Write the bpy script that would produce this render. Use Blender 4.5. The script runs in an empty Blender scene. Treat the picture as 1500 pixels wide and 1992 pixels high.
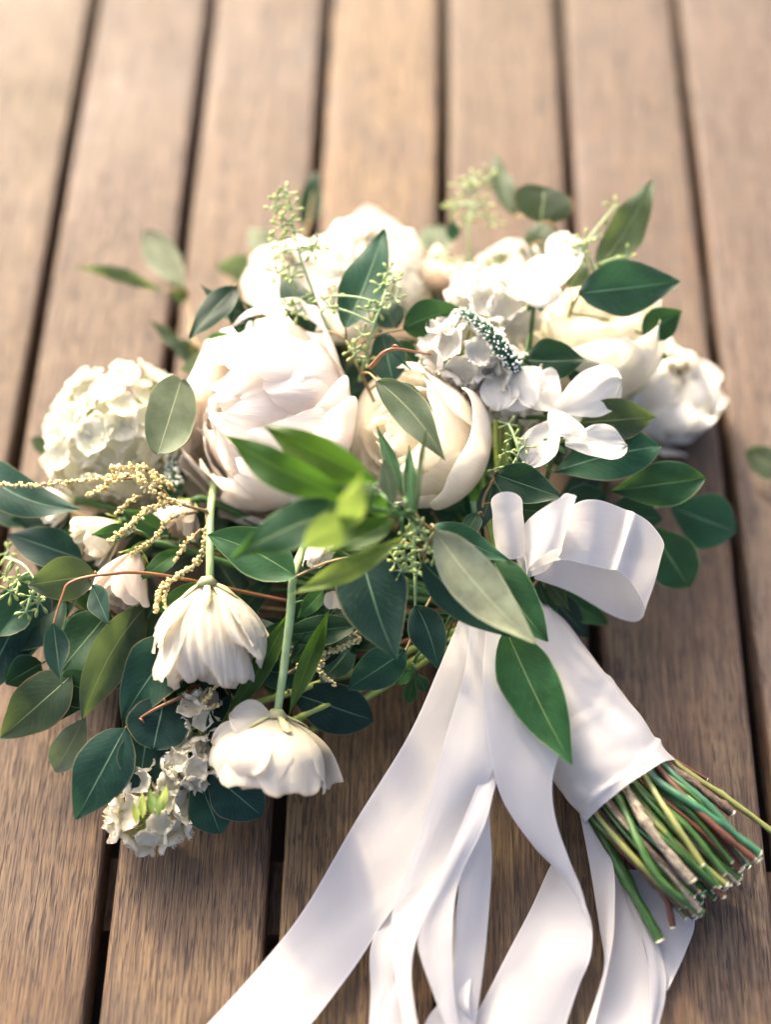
import bpy, math, random
import numpy as np
from mathutils import Vector, Matrix, noise as mnoise

random.seed(11)
R = math.radians
scene = bpy.context.scene
col = scene.collection

# ------------------------------------------------------------------ camera
FPX = 2846.0                      # focal length in photo pixels (80 mm on 56 mm)
CAM_H = 0.78
PITCH = 59.83                     # degrees below the horizon
cam_d = bpy.data.cameras.new('camera')
cam = bpy.data.objects.new('camera', cam_d)
col.objects.link(cam)
cam.location = (0, 0, CAM_H)
cam.rotation_euler = (R(90 - PITCH), 0, 0)
cam_d.sensor_fit = 'VERTICAL'
cam_d.sensor_height = 56.0
cam_d.lens = 80.0
cam_d.clip_start = 0.01
cam_d.clip_end = 100
cam_d.dof.use_dof = True
cam_d.dof.focus_distance = 0.785
cam_d.dof.aperture_fstop = 2.5
scene.camera = cam

# ------------------------------------------------------------------ sky and sun
SUN_EL, SUN_AZ = 30.0, -25.0      # azimuth from +Y, positive to the right
world = bpy.data.worlds.new('World')
scene.world = world
world.use_nodes = True
wn = world.node_tree.nodes
bg = wn['Background']
sky = wn.new('ShaderNodeTexSky')
sky.sky_type = 'NISHITA'
sky.sun_disc = False
sky.air_density = 0.30
sky.dust_density = 6.0
sky.ozone_density = 0.3
sky.sun_elevation = R(SUN_EL)
sky.sun_rotation = R(SUN_AZ)
world.node_tree.links.new(sky.outputs[0], bg.inputs[0])
bg.inputs[1].default_value = 0.15
sun_d = bpy.data.lights.new('sun', 'SUN')
sun = bpy.data.objects.new('sun', sun_d)
col.objects.link(sun)
sun_d.energy = 1.3
sun_d.angle = R(5.0)
sun_d.color = (1.0, 0.80, 0.50)
sv = Vector((math.sin(R(SUN_AZ)) * math.cos(R(SUN_EL)), math.cos(R(SUN_AZ)) * math.cos(R(SUN_EL)), math.sin(R(SUN_EL))))
sun.rotation_euler = sv.to_track_quat('Z', 'Y').to_euler()
sun.location = sv * 5
scene.view_settings.view_transform = 'Standard'
scene.view_settings.look = 'None'
scene.view_settings.gamma = 1.0
scene.view_settings.use_curve_mapping = False
scene.view_settings.exposure = 2.36
scene.cycles.max_bounces = 8
scene.cycles.transmission_bounces = 6

# ------------------------------------------------------------------ pixel helpers
CP = Vector((0, 0, CAM_H))
RIGHT = Vector((1, 0, 0))
FWD = Vector((0, math.cos(R(PITCH)), -math.sin(R(PITCH))))
UP = Vector((0, math.sin(R(PITCH)), math.cos(R(PITCH))))

def P(x, y, h):
    d = RIGHT * ((x - 750) / FPX) + UP * ((996 - y) / FPX) + FWD
    return CP + d * ((h - CAM_H) / d.z)

def mpp(p):
    return (p - CP).dot(FWD) / FPX        # metres per photo pixel at a point

def sdir(ang, tilt):
    """direction from a screen angle (degrees, 0 right, 90 up) and a tilt towards the viewer"""
    a, t = R(ang), R(tilt)
    return ((RIGHT * math.cos(a) + UP * math.sin(a)) * math.cos(t) - FWD * math.sin(t)).normalized()

# ------------------------------------------------------------------ materials
def new_mat(name):
    m = bpy.data.materials.new(name)
    m.use_nodes = True
    n = m.node_tree.nodes
    for x in list(n):
        n.remove(x)
    return m, n, m.node_tree.links

def rgb(n, c):
    x = n.new('ShaderNodeRGB')
    x.outputs[0].default_value = (*c, 1)
    return x.outputs[0]

def mix(n, l, f, a, b, blend='MIX'):
    x = n.new('ShaderNodeMix')
    x.data_type = 'RGBA'
    x.blend_type = blend
    for sock, val in ((0, f), (6, a), (7, b)):
        if hasattr(val, 'is_linked') or hasattr(val, 'links'):
            l.new(val, x.inputs[sock])
        elif isinstance(val, tuple):
            x.inputs[sock].default_value = (*val, 1)
        else:
            x.inputs[sock].default_value = val
    return x.outputs[2]

def mth(n, l, op, a, b=None, clamp=False):
    x = n.new('ShaderNodeMath')
    x.operation = op
    x.use_clamp = clamp
    for i, val in enumerate((a, b)):
        if val is None:
            continue
        if hasattr(val, 'links'):
            l.new(val, x.inputs[i])
        else:
            x.inputs[i].default_value = val
    return x.outputs[0]

def ramp(n, l, f, stops):
    x = n.new('ShaderNodeValToRGB')
    e = x.color_ramp.elements
    e[0].position, e[1].position = stops[0][0], stops[-1][0]
    e[0].color = (*[stops[0][1]] * 3, 1) if not isinstance(stops[0][1], tuple) else (*stops[0][1], 1)
    e[1].color = (*[stops[-1][1]] * 3, 1) if not isinstance(stops[-1][1], tuple) else (*stops[-1][1], 1)
    for p, c in stops[1:-1]:
        k = e.new(p)
        k.color = (*[c] * 3, 1) if not isinstance(c, tuple) else (*c, 1)
    l.new(f, x.inputs[0])
    return x.outputs[0]

def tex(n, l, vec, scale, detail=3.0, rough=0.55, mscale=None):
    if mscale:
        mp = n.new('ShaderNodeMapping')
        mp.inputs['Scale'].default_value = mscale
        l.new(vec, mp.inputs[0])
        vec = mp.outputs[0]
    t = n.new('ShaderNodeTexNoise')
    t.inputs['Scale'].default_value = scale
    t.inputs['Detail'].default_value = detail
    t.inputs['Roughness'].default_value = rough
    l.new(vec, t.inputs['Vector'])
    return t.outputs[0]

def bump(n, l, hgt, strength, dist):
    b = n.new('ShaderNodeBump')
    b.inputs['Strength'].default_value = strength
    b.inputs['Distance'].default_value = dist
    l.new(hgt, b.inputs['Height'])
    return b.outputs[0]

def surf(n, l, colr, rough, normal=None, trans=0.0, tcol=None, spec=0.5, sheen=0.0, coat=0.0):
    p = n.new('ShaderNodeBsdfPrincipled')
    l.new(colr, p.inputs['Base Color']) if hasattr(colr, 'links') else setattr(p.inputs['Base Color'], 'default_value', (*colr, 1))
    if hasattr(rough, 'links'):
        l.new(rough, p.inputs['Roughness'])
    else:
        p.inputs['Roughness'].default_value = rough
    p.inputs['Specular IOR Level'].default_value = spec
    p.inputs['Sheen Weight'].default_value = sheen
    if normal is not None:
        l.new(normal, p.inputs['Normal'])
    out = n.new('ShaderNodeOutputMaterial')
    if trans > 0:
        t = n.new('ShaderNodeBsdfTranslucent')
        tc = tcol if tcol is not None else colr
        l.new(tc, t.inputs[0]) if hasattr(tc, 'links') else setattr(t.inputs[0], 'default_value', (*tc, 1))
        mx = n.new('ShaderNodeMixShader')
        mx.inputs[0].default_value = trans
        l.new(p.outputs[0], mx.inputs[1])
        l.new(t.outputs[0], mx.inputs[2])
        l.new(mx.outputs[0], out.inputs[0])
    else:
        l.new(p.outputs[0], out.inputs[0])

def uvxy(n, l):
    t = n.new('ShaderNodeTexCoord')
    s = n.new('ShaderNodeSeparateXYZ')
    l.new(t.outputs['UV'], s.inputs[0])
    return t, s.outputs[0], s.outputs[1]

def leaf_mat(name, c, back, rib, rough=0.42, trans=0.3, tcol=None, rim=None):
    m, n, l = new_mat(name)
    t, u, v = uvxy(n, l)
    oi = n.new('ShaderNodeObjectInfo')
    av = mth(n, l, 'MULTIPLY', mth(n, l, 'ABSOLUTE', mth(n, l, 'SUBTRACT', v, 0.5)), 2.0)   # 0 midrib .. 1 edge
    nz = tex(n, l, t.outputs['Object'], 95, 4)
    nz2 = tex(n, l, t.outputs['Object'], 620, 3)
    base = mix(n, l, ramp(n, l, nz, [(0.3, 0.0), (0.72, 1.0)]), tuple(x * 0.72 for x in c), tuple(min(1, x * 1.25 + 0.004) for x in c))
    var = mth(n, l, 'MULTIPLY_ADD', oi.outputs['Random'], 0.80)
    var.node.inputs[2].default_value = 0.5
    hs = n.new('ShaderNodeHueSaturation')
    l.new(var, hs.inputs['Value'])
    hue = mth(n, l, 'MULTIPLY_ADD', oi.outputs['Random'], -0.085)
    hue.node.inputs[2].default_value = 0.525
    l.new(hue, hs.inputs['Hue'])
    l.new(base, hs.inputs['Color'])
    colr = hs.outputs[0]
    geo = n.new('ShaderNodeNewGeometry')
    colr = mix(n, l, geo.outputs['Backfacing'], colr, back)
    # side veins
    ph = mth(n, l, 'ADD', mth(n, l, 'SUBTRACT', mth(n, l, 'MULTIPLY', u, 80.0), mth(n, l, 'MULTIPLY', av, 24.0)), mth(n, l, 'MULTIPLY', nz, 22.0))
    vein = ramp(n, l, mth(n, l, 'SINE', ph), [(0.86, 0.0), (1.0, 1.0)])
    colr = mix(n, l, mth(n, l, 'MULTIPLY', vein, 0.07), colr, rib)
    midrib = ramp(n, l, av, [(0.010, 1.0), (0.038, 0.0)])
    fade = ramp(n, l, u, [(0.0, 1.0), (0.9, 0.55), (1.0, 0.1)])
    colr = mix(n, l, mth(n, l, 'MULTIPLY', midrib, mth(n, l, 'MULTIPLY', fade, 0.85)), colr, rib)
    edge = ramp(n, l, av, [(0.93, 0.0), (0.985, 1.0)])
    colr = mix(n, l, mth(n, l, 'MULTIPLY', edge, 0.6), colr, rim or rib)
    # a few dry specks
    sp = ramp(n, l, tex(n, l, t.outputs['Object'], 260, 2), [(0.70, 0.0), (0.77, 1.0)])
    colr = mix(n, l, mth(n, l, 'MULTIPLY', sp, 0.35), colr, (0.09, 0.07, 0.03))
    hgt = mth(n, l, 'ADD', mth(n, l, 'MULTIPLY', vein, 0.12), mth(n, l, 'ADD', mth(n, l, 'MULTIPLY', midrib, -0.9), mth(n, l, 'MULTIPLY', nz2, 0.5)))
    rg = mth(n, l, 'MULTIPLY_ADD', nz, 0.28)
    rg.node.inputs[2].default_value = rough - 0.02
    surf(n, l, colr, rg, bump(n, l, hgt, 0.35, 0.0006), trans, tcol if tcol else colr, 0.22)
    return m

M = {}
M['teal'] = leaf_mat('eucalyptus_teal', (0.008, 0.045, 0.033), (0.07, 0.12, 0.085), (0.20, 0.34, 0.20), 0.44, 0.22, (0.06, 0.18, 0.07), (0.22, 0.20, 0.10))
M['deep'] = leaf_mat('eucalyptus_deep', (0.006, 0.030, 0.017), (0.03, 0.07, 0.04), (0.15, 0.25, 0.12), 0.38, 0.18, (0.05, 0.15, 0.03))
M['sage'] = leaf_mat('eucalyptus_sage', (0.095, 0.13, 0.08), (0.14, 0.17, 0.10), (0.38, 0.42, 0.25), 0.5, 0.25, (0.18, 0.26, 0.10))
M['olive'] = leaf_mat('eucalyptus_olive', (0.025, 0.052, 0.028), (0.065, 0.11, 0.05), (0.30, 0.36, 0.16), 0.45, 0.28, (0.16, 0.24, 0.06), (0.24, 0.14, 0.07))
M['pale'] = leaf_mat('eucalyptus_pale', (0.24, 0.28, 0.17), (0.22, 0.26, 0.16), (0.5, 0.52, 0.34), 0.5, 0.2)
M['bright'] = leaf_mat('fresh_green_leaf', (0.022, 0.074, 0.010), (0.06, 0.12, 0.015), (0.26, 0.4, 0.08), 0.36, 0.45, (0.085, 0.20, 0.018))
M['lime'] = leaf_mat('lime_leaf', (0.15, 0.24, 0.05), (0.2, 0.28, 0.08), (0.36, 0.43, 0.16), 0.4, 0.4, (0.26, 0.37, 0.06))
M['mid'] = leaf_mat('mid_green_leaf', (0.014, 0.075, 0.028), (0.06, 0.12, 0.055), (0.25, 0.36, 0.15), 0.4, 0.3, (0.08, 0.2, 0.03))

def petal_mat(name, c, blush, blush_amt, rough=0.55, trans=0.48, rim=None):
    m, n, l = new_mat(name)
    t, u, v = uvxy(n, l)
    uv = t.outputs['UV']
    st = tex(n, l, uv, 1.0, 3, 0.6, (3, 46, 1))
    blot = tex(n, l, t.outputs['Object'], 38, 3)
    oi = n.new('ShaderNodeObjectInfo')
    f = mth(n, l, 'MULTIPLY', ramp(n, l, blot, [(0.42, 0.0), (0.75, 1.0)]), blush_amt)
    fb = mth(n, l, 'MULTIPLY', ramp(n, l, u, [(0.15, 1.0), (0.7, 0.0)]), blush_amt * 0.9)
    f = mth(n, l, 'ADD', f, fb, True)
    colr = mix(n, l, f, c, blush)
    colr = mix(n, l, ramp(n, l, st, [(0.40, 0.0), (0.75, 0.32)]), colr, tuple(x * y for x, y in zip(c, (0.86, 0.80, 0.66))))
    if rim:
        colr = mix(n, l, mth(n, l, 'MULTIPLY', ramp(n, l, u, [(0.94, 0.0), (1.0, 1.0)]), 0.55), colr, rim)
    h2 = mth(n, l, 'ADD', st, mth(n, l, 'MULTIPLY', tex(n, l, t.outputs['Object'], 210, 2), 0.6))
    surf(n, l, colr, rough, bump(n, l, h2, 0.45, 0.0014), trans, colr, 0.25, 0.15)
    return m

M['peony'] = petal_mat('peony_petal', (0.90, 0.855, 0.79), (0.89, 0.64, 0.54), 0.27, trans=0.52)
M['rose'] = petal_mat('cream_rose_petal', (0.90, 0.86, 0.75), (0.89, 0.74, 0.56), 0.32, rim=(0.84, 0.74, 0.55))
M['cream'] = petal_mat('cream_petal', (0.86, 0.83, 0.70), (0.82, 0.75, 0.5), 0.35, rim=(0.75, 0.66, 0.5))
M['white'] = petal_mat('white_petal', (0.87, 0.855, 0.80), (0.82, 0.80, 0.66), 0.25, rim=(0.78, 0.72, 0.55))
M['ranun'] = petal_mat('ranunculus_petal', (0.79, 0.755, 0.67), (0.66, 0.61, 0.42), 0.5, trans=0.55, rim=(0.55, 0.40, 0.22))
M['peach'] = petal_mat('peach_petal', (0.80, 0.72, 0.62), (0.80, 0.60, 0.48), 0.35)
M['hydr'] = petal_mat('hydrangea_petal', (0.85, 0.835, 0.74), (0.74, 0.74, 0.44), 0.4)

def plain_mat(name, c, c2, rough=0.5, scale=120, stretch=None, bstr=0.3, trans=0.0, bd=0.0006):
    m, n, l = new_mat(name)
    t = n.new('ShaderNodeTexCoord')
    nz = tex(n, l, t.outputs['UV'] if stretch else t.outputs['Object'], 1.0 if stretch else scale, 4, 0.6, stretch)
    colr = mix(n, l, ramp(n, l, nz, [(0.34, 0.0), (0.68, 1.0)]), c, c2)
    surf(n, l, colr, rough, bump(n, l, nz, bstr, bd), trans, None, 0.45)
    return m

M['twig'] = plain_mat('twig_bark', (0.16, 0.10, 0.045), (0.30, 0.22, 0.08), 0.55, stretch=(6, 8, 1))
M['redtwig'] = plain_mat('red_twig', (0.20, 0.06, 0.03), (0.28, 0.15, 0.05), 0.45, stretch=(6, 8, 1))
M['gstem'] = plain_mat('green_stem', (0.022, 0.072, 0.013), (0.070, 0.155, 0.040), 0.42, stretch=(7, 9, 1))
M['tstem'] = plain_mat('blue_green_stem', (0.016, 0.075, 0.040), (0.045, 0.14, 0.065), 0.4, stretch=(9, 7, 1))
M['pstem'] = plain_mat('pale_green_stem', (0.20, 0.31, 0.12), (0.31, 0.41, 0.20), 0.42, stretch=(9, 7, 1))
M['ostem'] = plain_mat('olive_stem', (0.11, 0.14, 0.035), (0.21, 0.21, 0.065), 0.42, stretch=(9, 7, 1))
M['bark'] = plain_mat('grey_bark_stem', (0.05, 0.04, 0.03), (0.34, 0.29, 0.21), 0.75, stretch=(16, 6, 1), bstr=0.8, bd=0.0015)
M['dbark'] = plain_mat('dark_bark_stem', (0.035, 0.022, 0.016), (0.15, 0.10, 0.07), 0.7, stretch=(18, 6, 1), bstr=0.8, bd=0.0015)
M['rstem'] = plain_mat('red_brown_stem', (0.07, 0.020, 0.012), (0.14, 0.055, 0.026), 0.45, stretch=(14, 6, 1))
M['cut'] = plain_mat('cut_wood', (0.50, 0.46, 0.28), (0.78, 0.72, 0.54), 0.7, scale=700)
M['seed'] = plain_mat('seed_pods', (0.24, 0.32, 0.09), (0.38, 0.44, 0.15), 0.45, scale=300)
M['astil'] = plain_mat('yellow_buds', (0.58, 0.42, 0.12), (0.80, 0.66, 0.33), 0.6, scale=400)
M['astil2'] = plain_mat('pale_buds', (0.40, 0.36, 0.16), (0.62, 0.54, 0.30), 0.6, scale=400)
M['spike'] = plain_mat('spike_green', (0.018, 0.07, 0.03), (0.04, 0.12, 0.05), 0.5, scale=300)
M['budtip'] = plain_mat('white_bud', (0.70, 0.74, 0.66), (0.82, 0.82, 0.76), 0.5, scale=300)
M['calyx'] = plain_mat('calyx', (0.33, 0.36, 0.16), (0.55, 0.50, 0.30), 0.55, scale=160, trans=0.2)
M['gcalyx'] = plain_mat('green_calyx', (0.30, 0.42, 0.07), (0.46, 0.55, 0.16), 0.5, scale=160, trans=0.25)

def ribbon_mat():
    m, n, l = new_mat('white_satin')
    t = n.new('ShaderNodeTexCoord')
    wv = tex(n, l, t.outputs['UV'], 1.0, 2, 0.5, (900, 60, 1))
    big = tex(n, l, t.outputs['Object'], 42, 3)
    colr = mix(n, l, big, (0.585, 0.568, 0.548), (0.64, 0.622, 0.60))
    hh = mth(n, l, 'ADD', mth(n, l, 'MULTIPLY', wv, 0.12), big)
    rg = mth(n, l, 'MULTIPLY_ADD', big, 0.18)
    rg.node.inputs[2].default_value = 0.30
    p = n.new('ShaderNodeBsdfPrincipled')
    l.new(colr, p.inputs['Base Color'])
    l.new(rg, p.inputs['Roughness'])
    p.inputs['Specular IOR Level'].default_value = 0.5
    p.inputs['Sheen Weight'].default_value = 0.25
    p.inputs['Anisotropic'].default_value = 0.5
    cre = tex(n, l, t.outputs['UV'], 1.0, 3, 0.6, (5, 7, 1))
    hh = mth(n, l, 'ADD', hh, mth(n, l, 'MULTIPLY', cre, 0.7))
    l.new(bump(n, l, hh, 0.2, 0.0025), p.inputs['Normal'])
    tr = n.new('ShaderNodeBsdfTranslucent')
    l.new(colr, tr.inputs[0])
    mx = n.new('ShaderNodeMixShader')
    mx.inputs[0].default_value = 0.30
    l.new(p.outputs[0], mx.inputs[1])
    l.new(tr.outputs[0], mx.inputs[2])
    out = n.new('ShaderNodeOutputMaterial')
    tp = n.new('ShaderNodeBsdfTransparent')
    m2 = n.new('ShaderNodeMixShader')
    sel = ramp(n, l, mth(n, l, 'ABSOLUTE', mth(n, l, 'SUBTRACT', uvxy(n, l)[2], 0.5)), [(0.465, 0.14), (0.485, 0.0)])
    l.new(sel, m2.inputs[0])
    l.new(mx.outputs[0], m2.inputs[1])
    l.new(tp.outputs[0], m2.inputs[2])
    l.new(m2.outputs[0], out.inputs[0])
    return m
M['satin'] = ribbon_mat()

def wood_mat():
    m, n, l = new_mat('weathered_deck_wood')
    t = n.new('ShaderNodeTexCoord')
    oi = n.new('ShaderNodeObjectInfo')
    off = n.new('ShaderNodeVectorMath')
    off.operation = 'ADD'
    cmb = n.new('ShaderNodeCombineXYZ')
    l.new(mth(n, l, 'MULTIPLY', oi.outputs['Random'], 37.0), cmb.inputs[0])
    l.new(mth(n, l, 'MULTIPLY', oi.outputs['Random'], 91.0), cmb.inputs[1])
    l.new(t.outputs['Object'], off.inputs[0])
    l.new(cmb.outputs[0], off.inputs[1])
    v = off.outputs[0]
    grain = tex(n, l, v, 1.0, 5, 0.65, (210, 9, 60))
    fine = tex(n, l, v, 1.0, 3, 0.6, (560, 20, 200))
    pores = tex(n, l, v, 1.0, 2, 0.5, (720, 42, 300))
    blot = tex(n, l, v, 1.0, 4, 0.6, (16, 6, 16))
    cross = tex(n, l, v, 1.0, 3, 0.6, (22, 120, 30))
    base = mix(n, l, ramp(n, l, grain, [(0.30, 0.0), (0.70, 1.0)]), (0.068, 0.038, 0.023), (0.185, 0.122, 0.080))
    grey = mix(n, l, ramp(n, l, blot, [(0.40, 0.0), (0.66, 0.75)]), base, (0.185, 0.150, 0.128))
    warm = mix(n, l, mth(n, l, 'MULTIPLY', oi.outputs['Random'], 0.4), grey, (0.21, 0.128, 0.060))
    warm = mix(n, l, 1.0, warm, oi.outputs['Color'], 'MULTIPLY')
    c = mix(n, l, ramp(n, l, fine, [(0.36, 0.8), (0.56, 0.0)]), warm, (0.05, 0.028, 0.019))
    stk = tex(n, l, v, 1.0, 3, 0.6, (120, 5, 60))
    pm = mth(n, l, 'MULTIPLY', mth(n, l, 'MULTIPLY', ramp(n, l, stk, [(0.38, 0.15), (0.62, 1.0)]), ramp(n, l, pores, [(0.40, 1.0), (0.49, 0.0)])), ramp(n, l, blot, [(0.30, 0.55), (0.55, 1.0)]))
    c = mix(n, l, pm, c, (0.030, 0.019, 0.014))
    p2 = ramp(n, l, tex(n, l, v, 1.0, 2, 0.5, (1250, 80, 300)), [(0.36, 0.85), (0.44, 0.0)])
    c = mix(n, l, p2, c, (0.026, 0.017, 0.013))
    cm = mth(n, l, 'MULTIPLY', ramp(n, l, cross, [(0.60, 0.0), (0.72, 1.0)]), 0.22)
    c = mix(n, l, cm, c, (0.07, 0.045, 0.032))
    stain = ramp(n, l, tex(n, l, v, 1.0, 5, 0.65, (9, 5, 9)), [(0.52, 0.0), (0.70, 0.6)])
    c = mix(n, l, stain, c, (0.055, 0.038, 0.028))
    h = mth(n, l, 'SUBTRACT', mth(n, l, 'ADD', grain, mth(n, l, 'MULTIPLY', fine, 0.7)), mth(n, l, 'MULTIPLY', pm, 0.8))
    rg = ramp(n, l, blot, [(0.3, 0.55), (0.7, 0.70)])
    surf(n, l, c, rg, bump(n, l, h, 0.6, 0.0014), 0, None, 0.35)
    return m
M['wood'] = wood_mat()
M['soil'] = plain_mat('dark_ground', (0.02, 0.015, 0.012), (0.05, 0.038, 0.03), 0.9, scale=30)

# ------------------------------------------------------------------ mesh helpers
class MB:
    def __init__(s):
        s.v, s.f, s.uv, s.mi = [], [], [], []
    def grid(s, pts, uvs, nu, nv, mi=0, close_v=False):
        b = len(s.v)
        s.v.extend(pts); s.uv.extend(uvs)
        for i in range(nu - 1):
            for j in range(nv - 1 + (1 if close_v else 0)):
                k = (j + 1) % nv
                s.f.append((b + i * nv + j, b + i * nv + k, b + (i + 1) * nv + k, b + (i + 1) * nv + j))
                s.mi.append(mi)
    def fan(s, ring, mi=0):
        b = len(s.v)
        c = sum(ring, Vector()) / len(ring)
        s.v.extend(ring + [c]); s.uv.extend([(0, 0)] * (len(ring) + 1))
        for j in range(len(ring)):
            s.f.append((b + j, b + (j + 1) % len(ring), b + len(ring))); s.mi.append(mi)
    def tube(s, pts, radii, seg=8, mi=0, caps=True, wob=0.0):
        n = len(pts)
        t0 = (pts[1] - pts[0]).normalized()
        a = t0.orthogonal().normalized()
        out, uvs, rings = [], [], []
        L = 0.0
        for i in range(n):
            t = (pts[min(i + 1, n - 1)] - pts[max(i - 1, 0)])
            t = t.normalized() if t.length > 1e-9 else t0
            a = (a - t * a.dot(t)).normalized()
            b = t.cross(a)
            if i:
                L += (pts[i] - pts[i - 1]).length
            ring = []
            for j in range(seg):
                w = 2 * math.pi * j / seg
                rr = radii[i] * (1 + (wob * mnoise.noise(pts[i] * 160 + Vector((math.cos(w), math.sin(w), 0)))) if wob else 1)
                ring.append(pts[i] + a * (math.cos(w) * rr) + b * (math.sin(w) * rr))
                uvs.append((L * 14, j / seg))
            out += ring; rings.append(ring)
        s.grid(out, uvs, n, seg, mi, True)
        if caps:
            s.fan(rings[-1], mi); s.fan(list(reversed(rings[0])), mi)
        return rings[-1]
    def pod(s, p, d, length, r, seg=5, mi=0):
        prof = ((0, 0.25), (0.35, 0.8), (0.7, 1.0), (0.92, 0.6), (1.0, 0.12))
        s.tube([p + d * (length * q) for q, _ in prof], [r * w for _, w in prof], seg, mi, False)
    def build(s, name, mats, parent=None, smooth=True):
        me = bpy.data.meshes.new(name)
        me.from_pydata([tuple(x) for x in s.v], [], s.f)
        uvl = me.uv_layers.new(name='UVMap')
        idx = np.empty(len(me.loops), dtype=np.int32)
        me.loops.foreach_get('vertex_index', idx)
        uvl.data.foreach_set('uv', np.array(s.uv, dtype=np.float32)[idx].ravel())
        for m in (mats if isinstance(mats, (list, tuple)) else [mats]):
            me.materials.append(m)
        me.polygons.foreach_set('material_index', np.array(s.mi, dtype=np.int32))
        if smooth:
            me.polygons.foreach_set('use_smooth', np.ones(len(me.polygons), dtype=bool))
        me.update()
        return link(name, me, parent)

def link(name, data, parent=None):
    o = bpy.data.objects.new(name, data)
    col.objects.link(o)
    if parent:
        o.parent = parent
    return o

def empty(name, parent=None):
    return link(name, None, parent)

def tag(o, label=None, cat=None, kind=None, group=None):
    for k, v in (('label', label), ('category', cat), ('kind', kind), ('group', group)):
        if v:
            o[k] = v
    return o

def cr(pts, n):
    """Catmull-Rom through Vectors, n samples per span"""
    if len(pts) == 2:
        return [pts[0].lerp(pts[1], i / n) for i in range(n + 1)]
    q = [pts[0] * 2 - pts[1]] + list(pts) + [pts[-1] * 2 - pts[-2]]
    out = []
    for i in range(len(pts) - 1):
        a, b, c, d = q[i:i + 4]
        for k in range(n):
            t = k / n
            out.append(0.5 * ((2 * b) + (c - a) * t + (2 * a - 5 * b + 4 * c - d) * t * t + (3 * b - a - 3 * c + d) * t ** 3))
    out.append(pts[-1].copy())
    return out

# ------------------------------------------------------------------ deck
PITCH_M = 0.090
GAP = 0.0078
deck = empty('deck_floor')
tag(deck, 'weathered brown wooden deck planks with dark gaps under the bouquet', None, 'structure')
DECK_ROT = -1.21
drot = Matrix.Rotation(R(DECK_ROT), 4, 'Z')
gp = drot.inverted() @ P(541, 1600, 0)
GX = gp.x                                  # one gap centre in deck coordinates
TONES = {-3: (0.82, 0.78, 0.56, 1), -2: (0.76, 0.71, 0.55, 1), -1: (0.82, 0.76, 0.56, 1), 0: (1.08, 0.98, 0.60, 1), 1: (0.86, 0.78, 0.52, 1), 2: (0.82, 0.77, 0.60, 1), 3: (0.76, 0.75, 0.68, 1)}
def plank(i):
    w = PITCH_M - GAP
    L0, L1 = -0.55, 2.2
    th = 0.022
    b = 0.0032
    prof = [(-w / 2, -th)]
    for k in range(5):
        a = math.pi - k * math.pi / 8
        prof.append((-w / 2 + b + math.cos(a) * b, -b + math.sin(a) * b))
    for k in range(1, 8):
        x = -w / 2 + b + (w - 2 * b) * k / 8
        prof.append((x, 0.0))
    for k in range(5):
        a = math.pi / 2 - k * math.pi / 8
        prof.append((w / 2 - b + math.cos(a) * b, -b + math.sin(a) * b))
    prof.append((w / 2, -th))
    mb = MB()
    ny = 90
    pts, uvs = [], []
    rnd = random.Random(i * 7 + 3)
    o1, o2 = rnd.uniform(0, 90), rnd.uniform(0, 90)
    for j in range(ny):
        y = L0 + (L1 - L0) * j / (ny - 1)
        sx = 0.0007 * mnoise.noise(Vector((o1, y * 5, 0)))
        sz = 0.0006 * mnoise.noise(Vector((o2, y * 4, 3)))
        for x, z in prof:
            pts.append(Vector((x + sx, y, z + sz - 0.0004 * (x / (w / 2)) ** 2)))
            uvs.append((x, y))
    mb.grid(pts, uvs, ny, len(prof))
    o = mb.build('plank', M['wood'], deck)
    o.color = TONES.get(i, (rnd.uniform(.8, .95), rnd.uniform(.78, .85), rnd.uniform(.65, .75), 1))
    o.location = (GX + (i + 0.5) * PITCH_M, 0, rnd.uniform(-0.0006, 0.0002))
    return o
for i in range(-8, 9):
    plank(i)
deck.rotation_euler.z = R(DECK_ROT)
for y in (-0.2, 0.22, 0.64, 1.06, 1.48):
    mb = MB()
    x0, x1, z0, z1, w = -0.9, 0.95, -0.075, -0.0235, 0.02
    ring = [Vector((0, -w, z0)), Vector((0, w, z0)), Vector((0, w, z1)), Vector((0, -w, z1))]
    mb.grid([p + Vector((x, y, 0)) for x in (x0, x1) for p in ring], [(0, 0)] * 8, 2, 4, 0, True)
    mb.build('joist', M['wood'], deck, False)
mb = MB()
mb.grid([Vector((x, y, -0.16)) for x in (-30, 30) for y in (-30, 30)], [(0, 0)] * 4, 2, 2)
tag(mb.build('ground', M['soil']), 'dark ground below the deck planks', None, 'structure')

# ------------------------------------------------------------------ leaves
def prof_fn(shape):
    us = np.linspace(0, 1, 201)
    if shape == 'ov':
        w = np.sin(np.pi * us ** 0.80) ** 0.85 * (1 - 0.10 * us)
    elif shape == 'round':
        w = np.sqrt(np.clip(1 - (2 * us - 1) ** 2, 0, 1)) ** 0.95
    elif shape == 'lance':
        w = np.sin(np.pi * us ** 0.85) ** 1.15
    elif shape == 'ob':
        w = np.sin(np.pi * us ** 1.25) ** 0.75
    elif shape == 'drop':
        w = np.sin(np.pi * us ** 0.62) ** 1.0
    elif shape == 'petal':
        w = np.sin(np.pi * np.clip(0.06 + 0.80 * us, 0, 1) ** 1.25) ** 0.7 * np.sqrt(np.clip(1 - us ** 7, 0, 1))
    w = np.clip(w, 0, None) / w.max()
    return lambda u: float(np.interp(u, us, w))
PROF = {k: prof_fn(k) for k in ('ov', 'round', 'lance', 'ob', 'drop', 'petal')}

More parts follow.
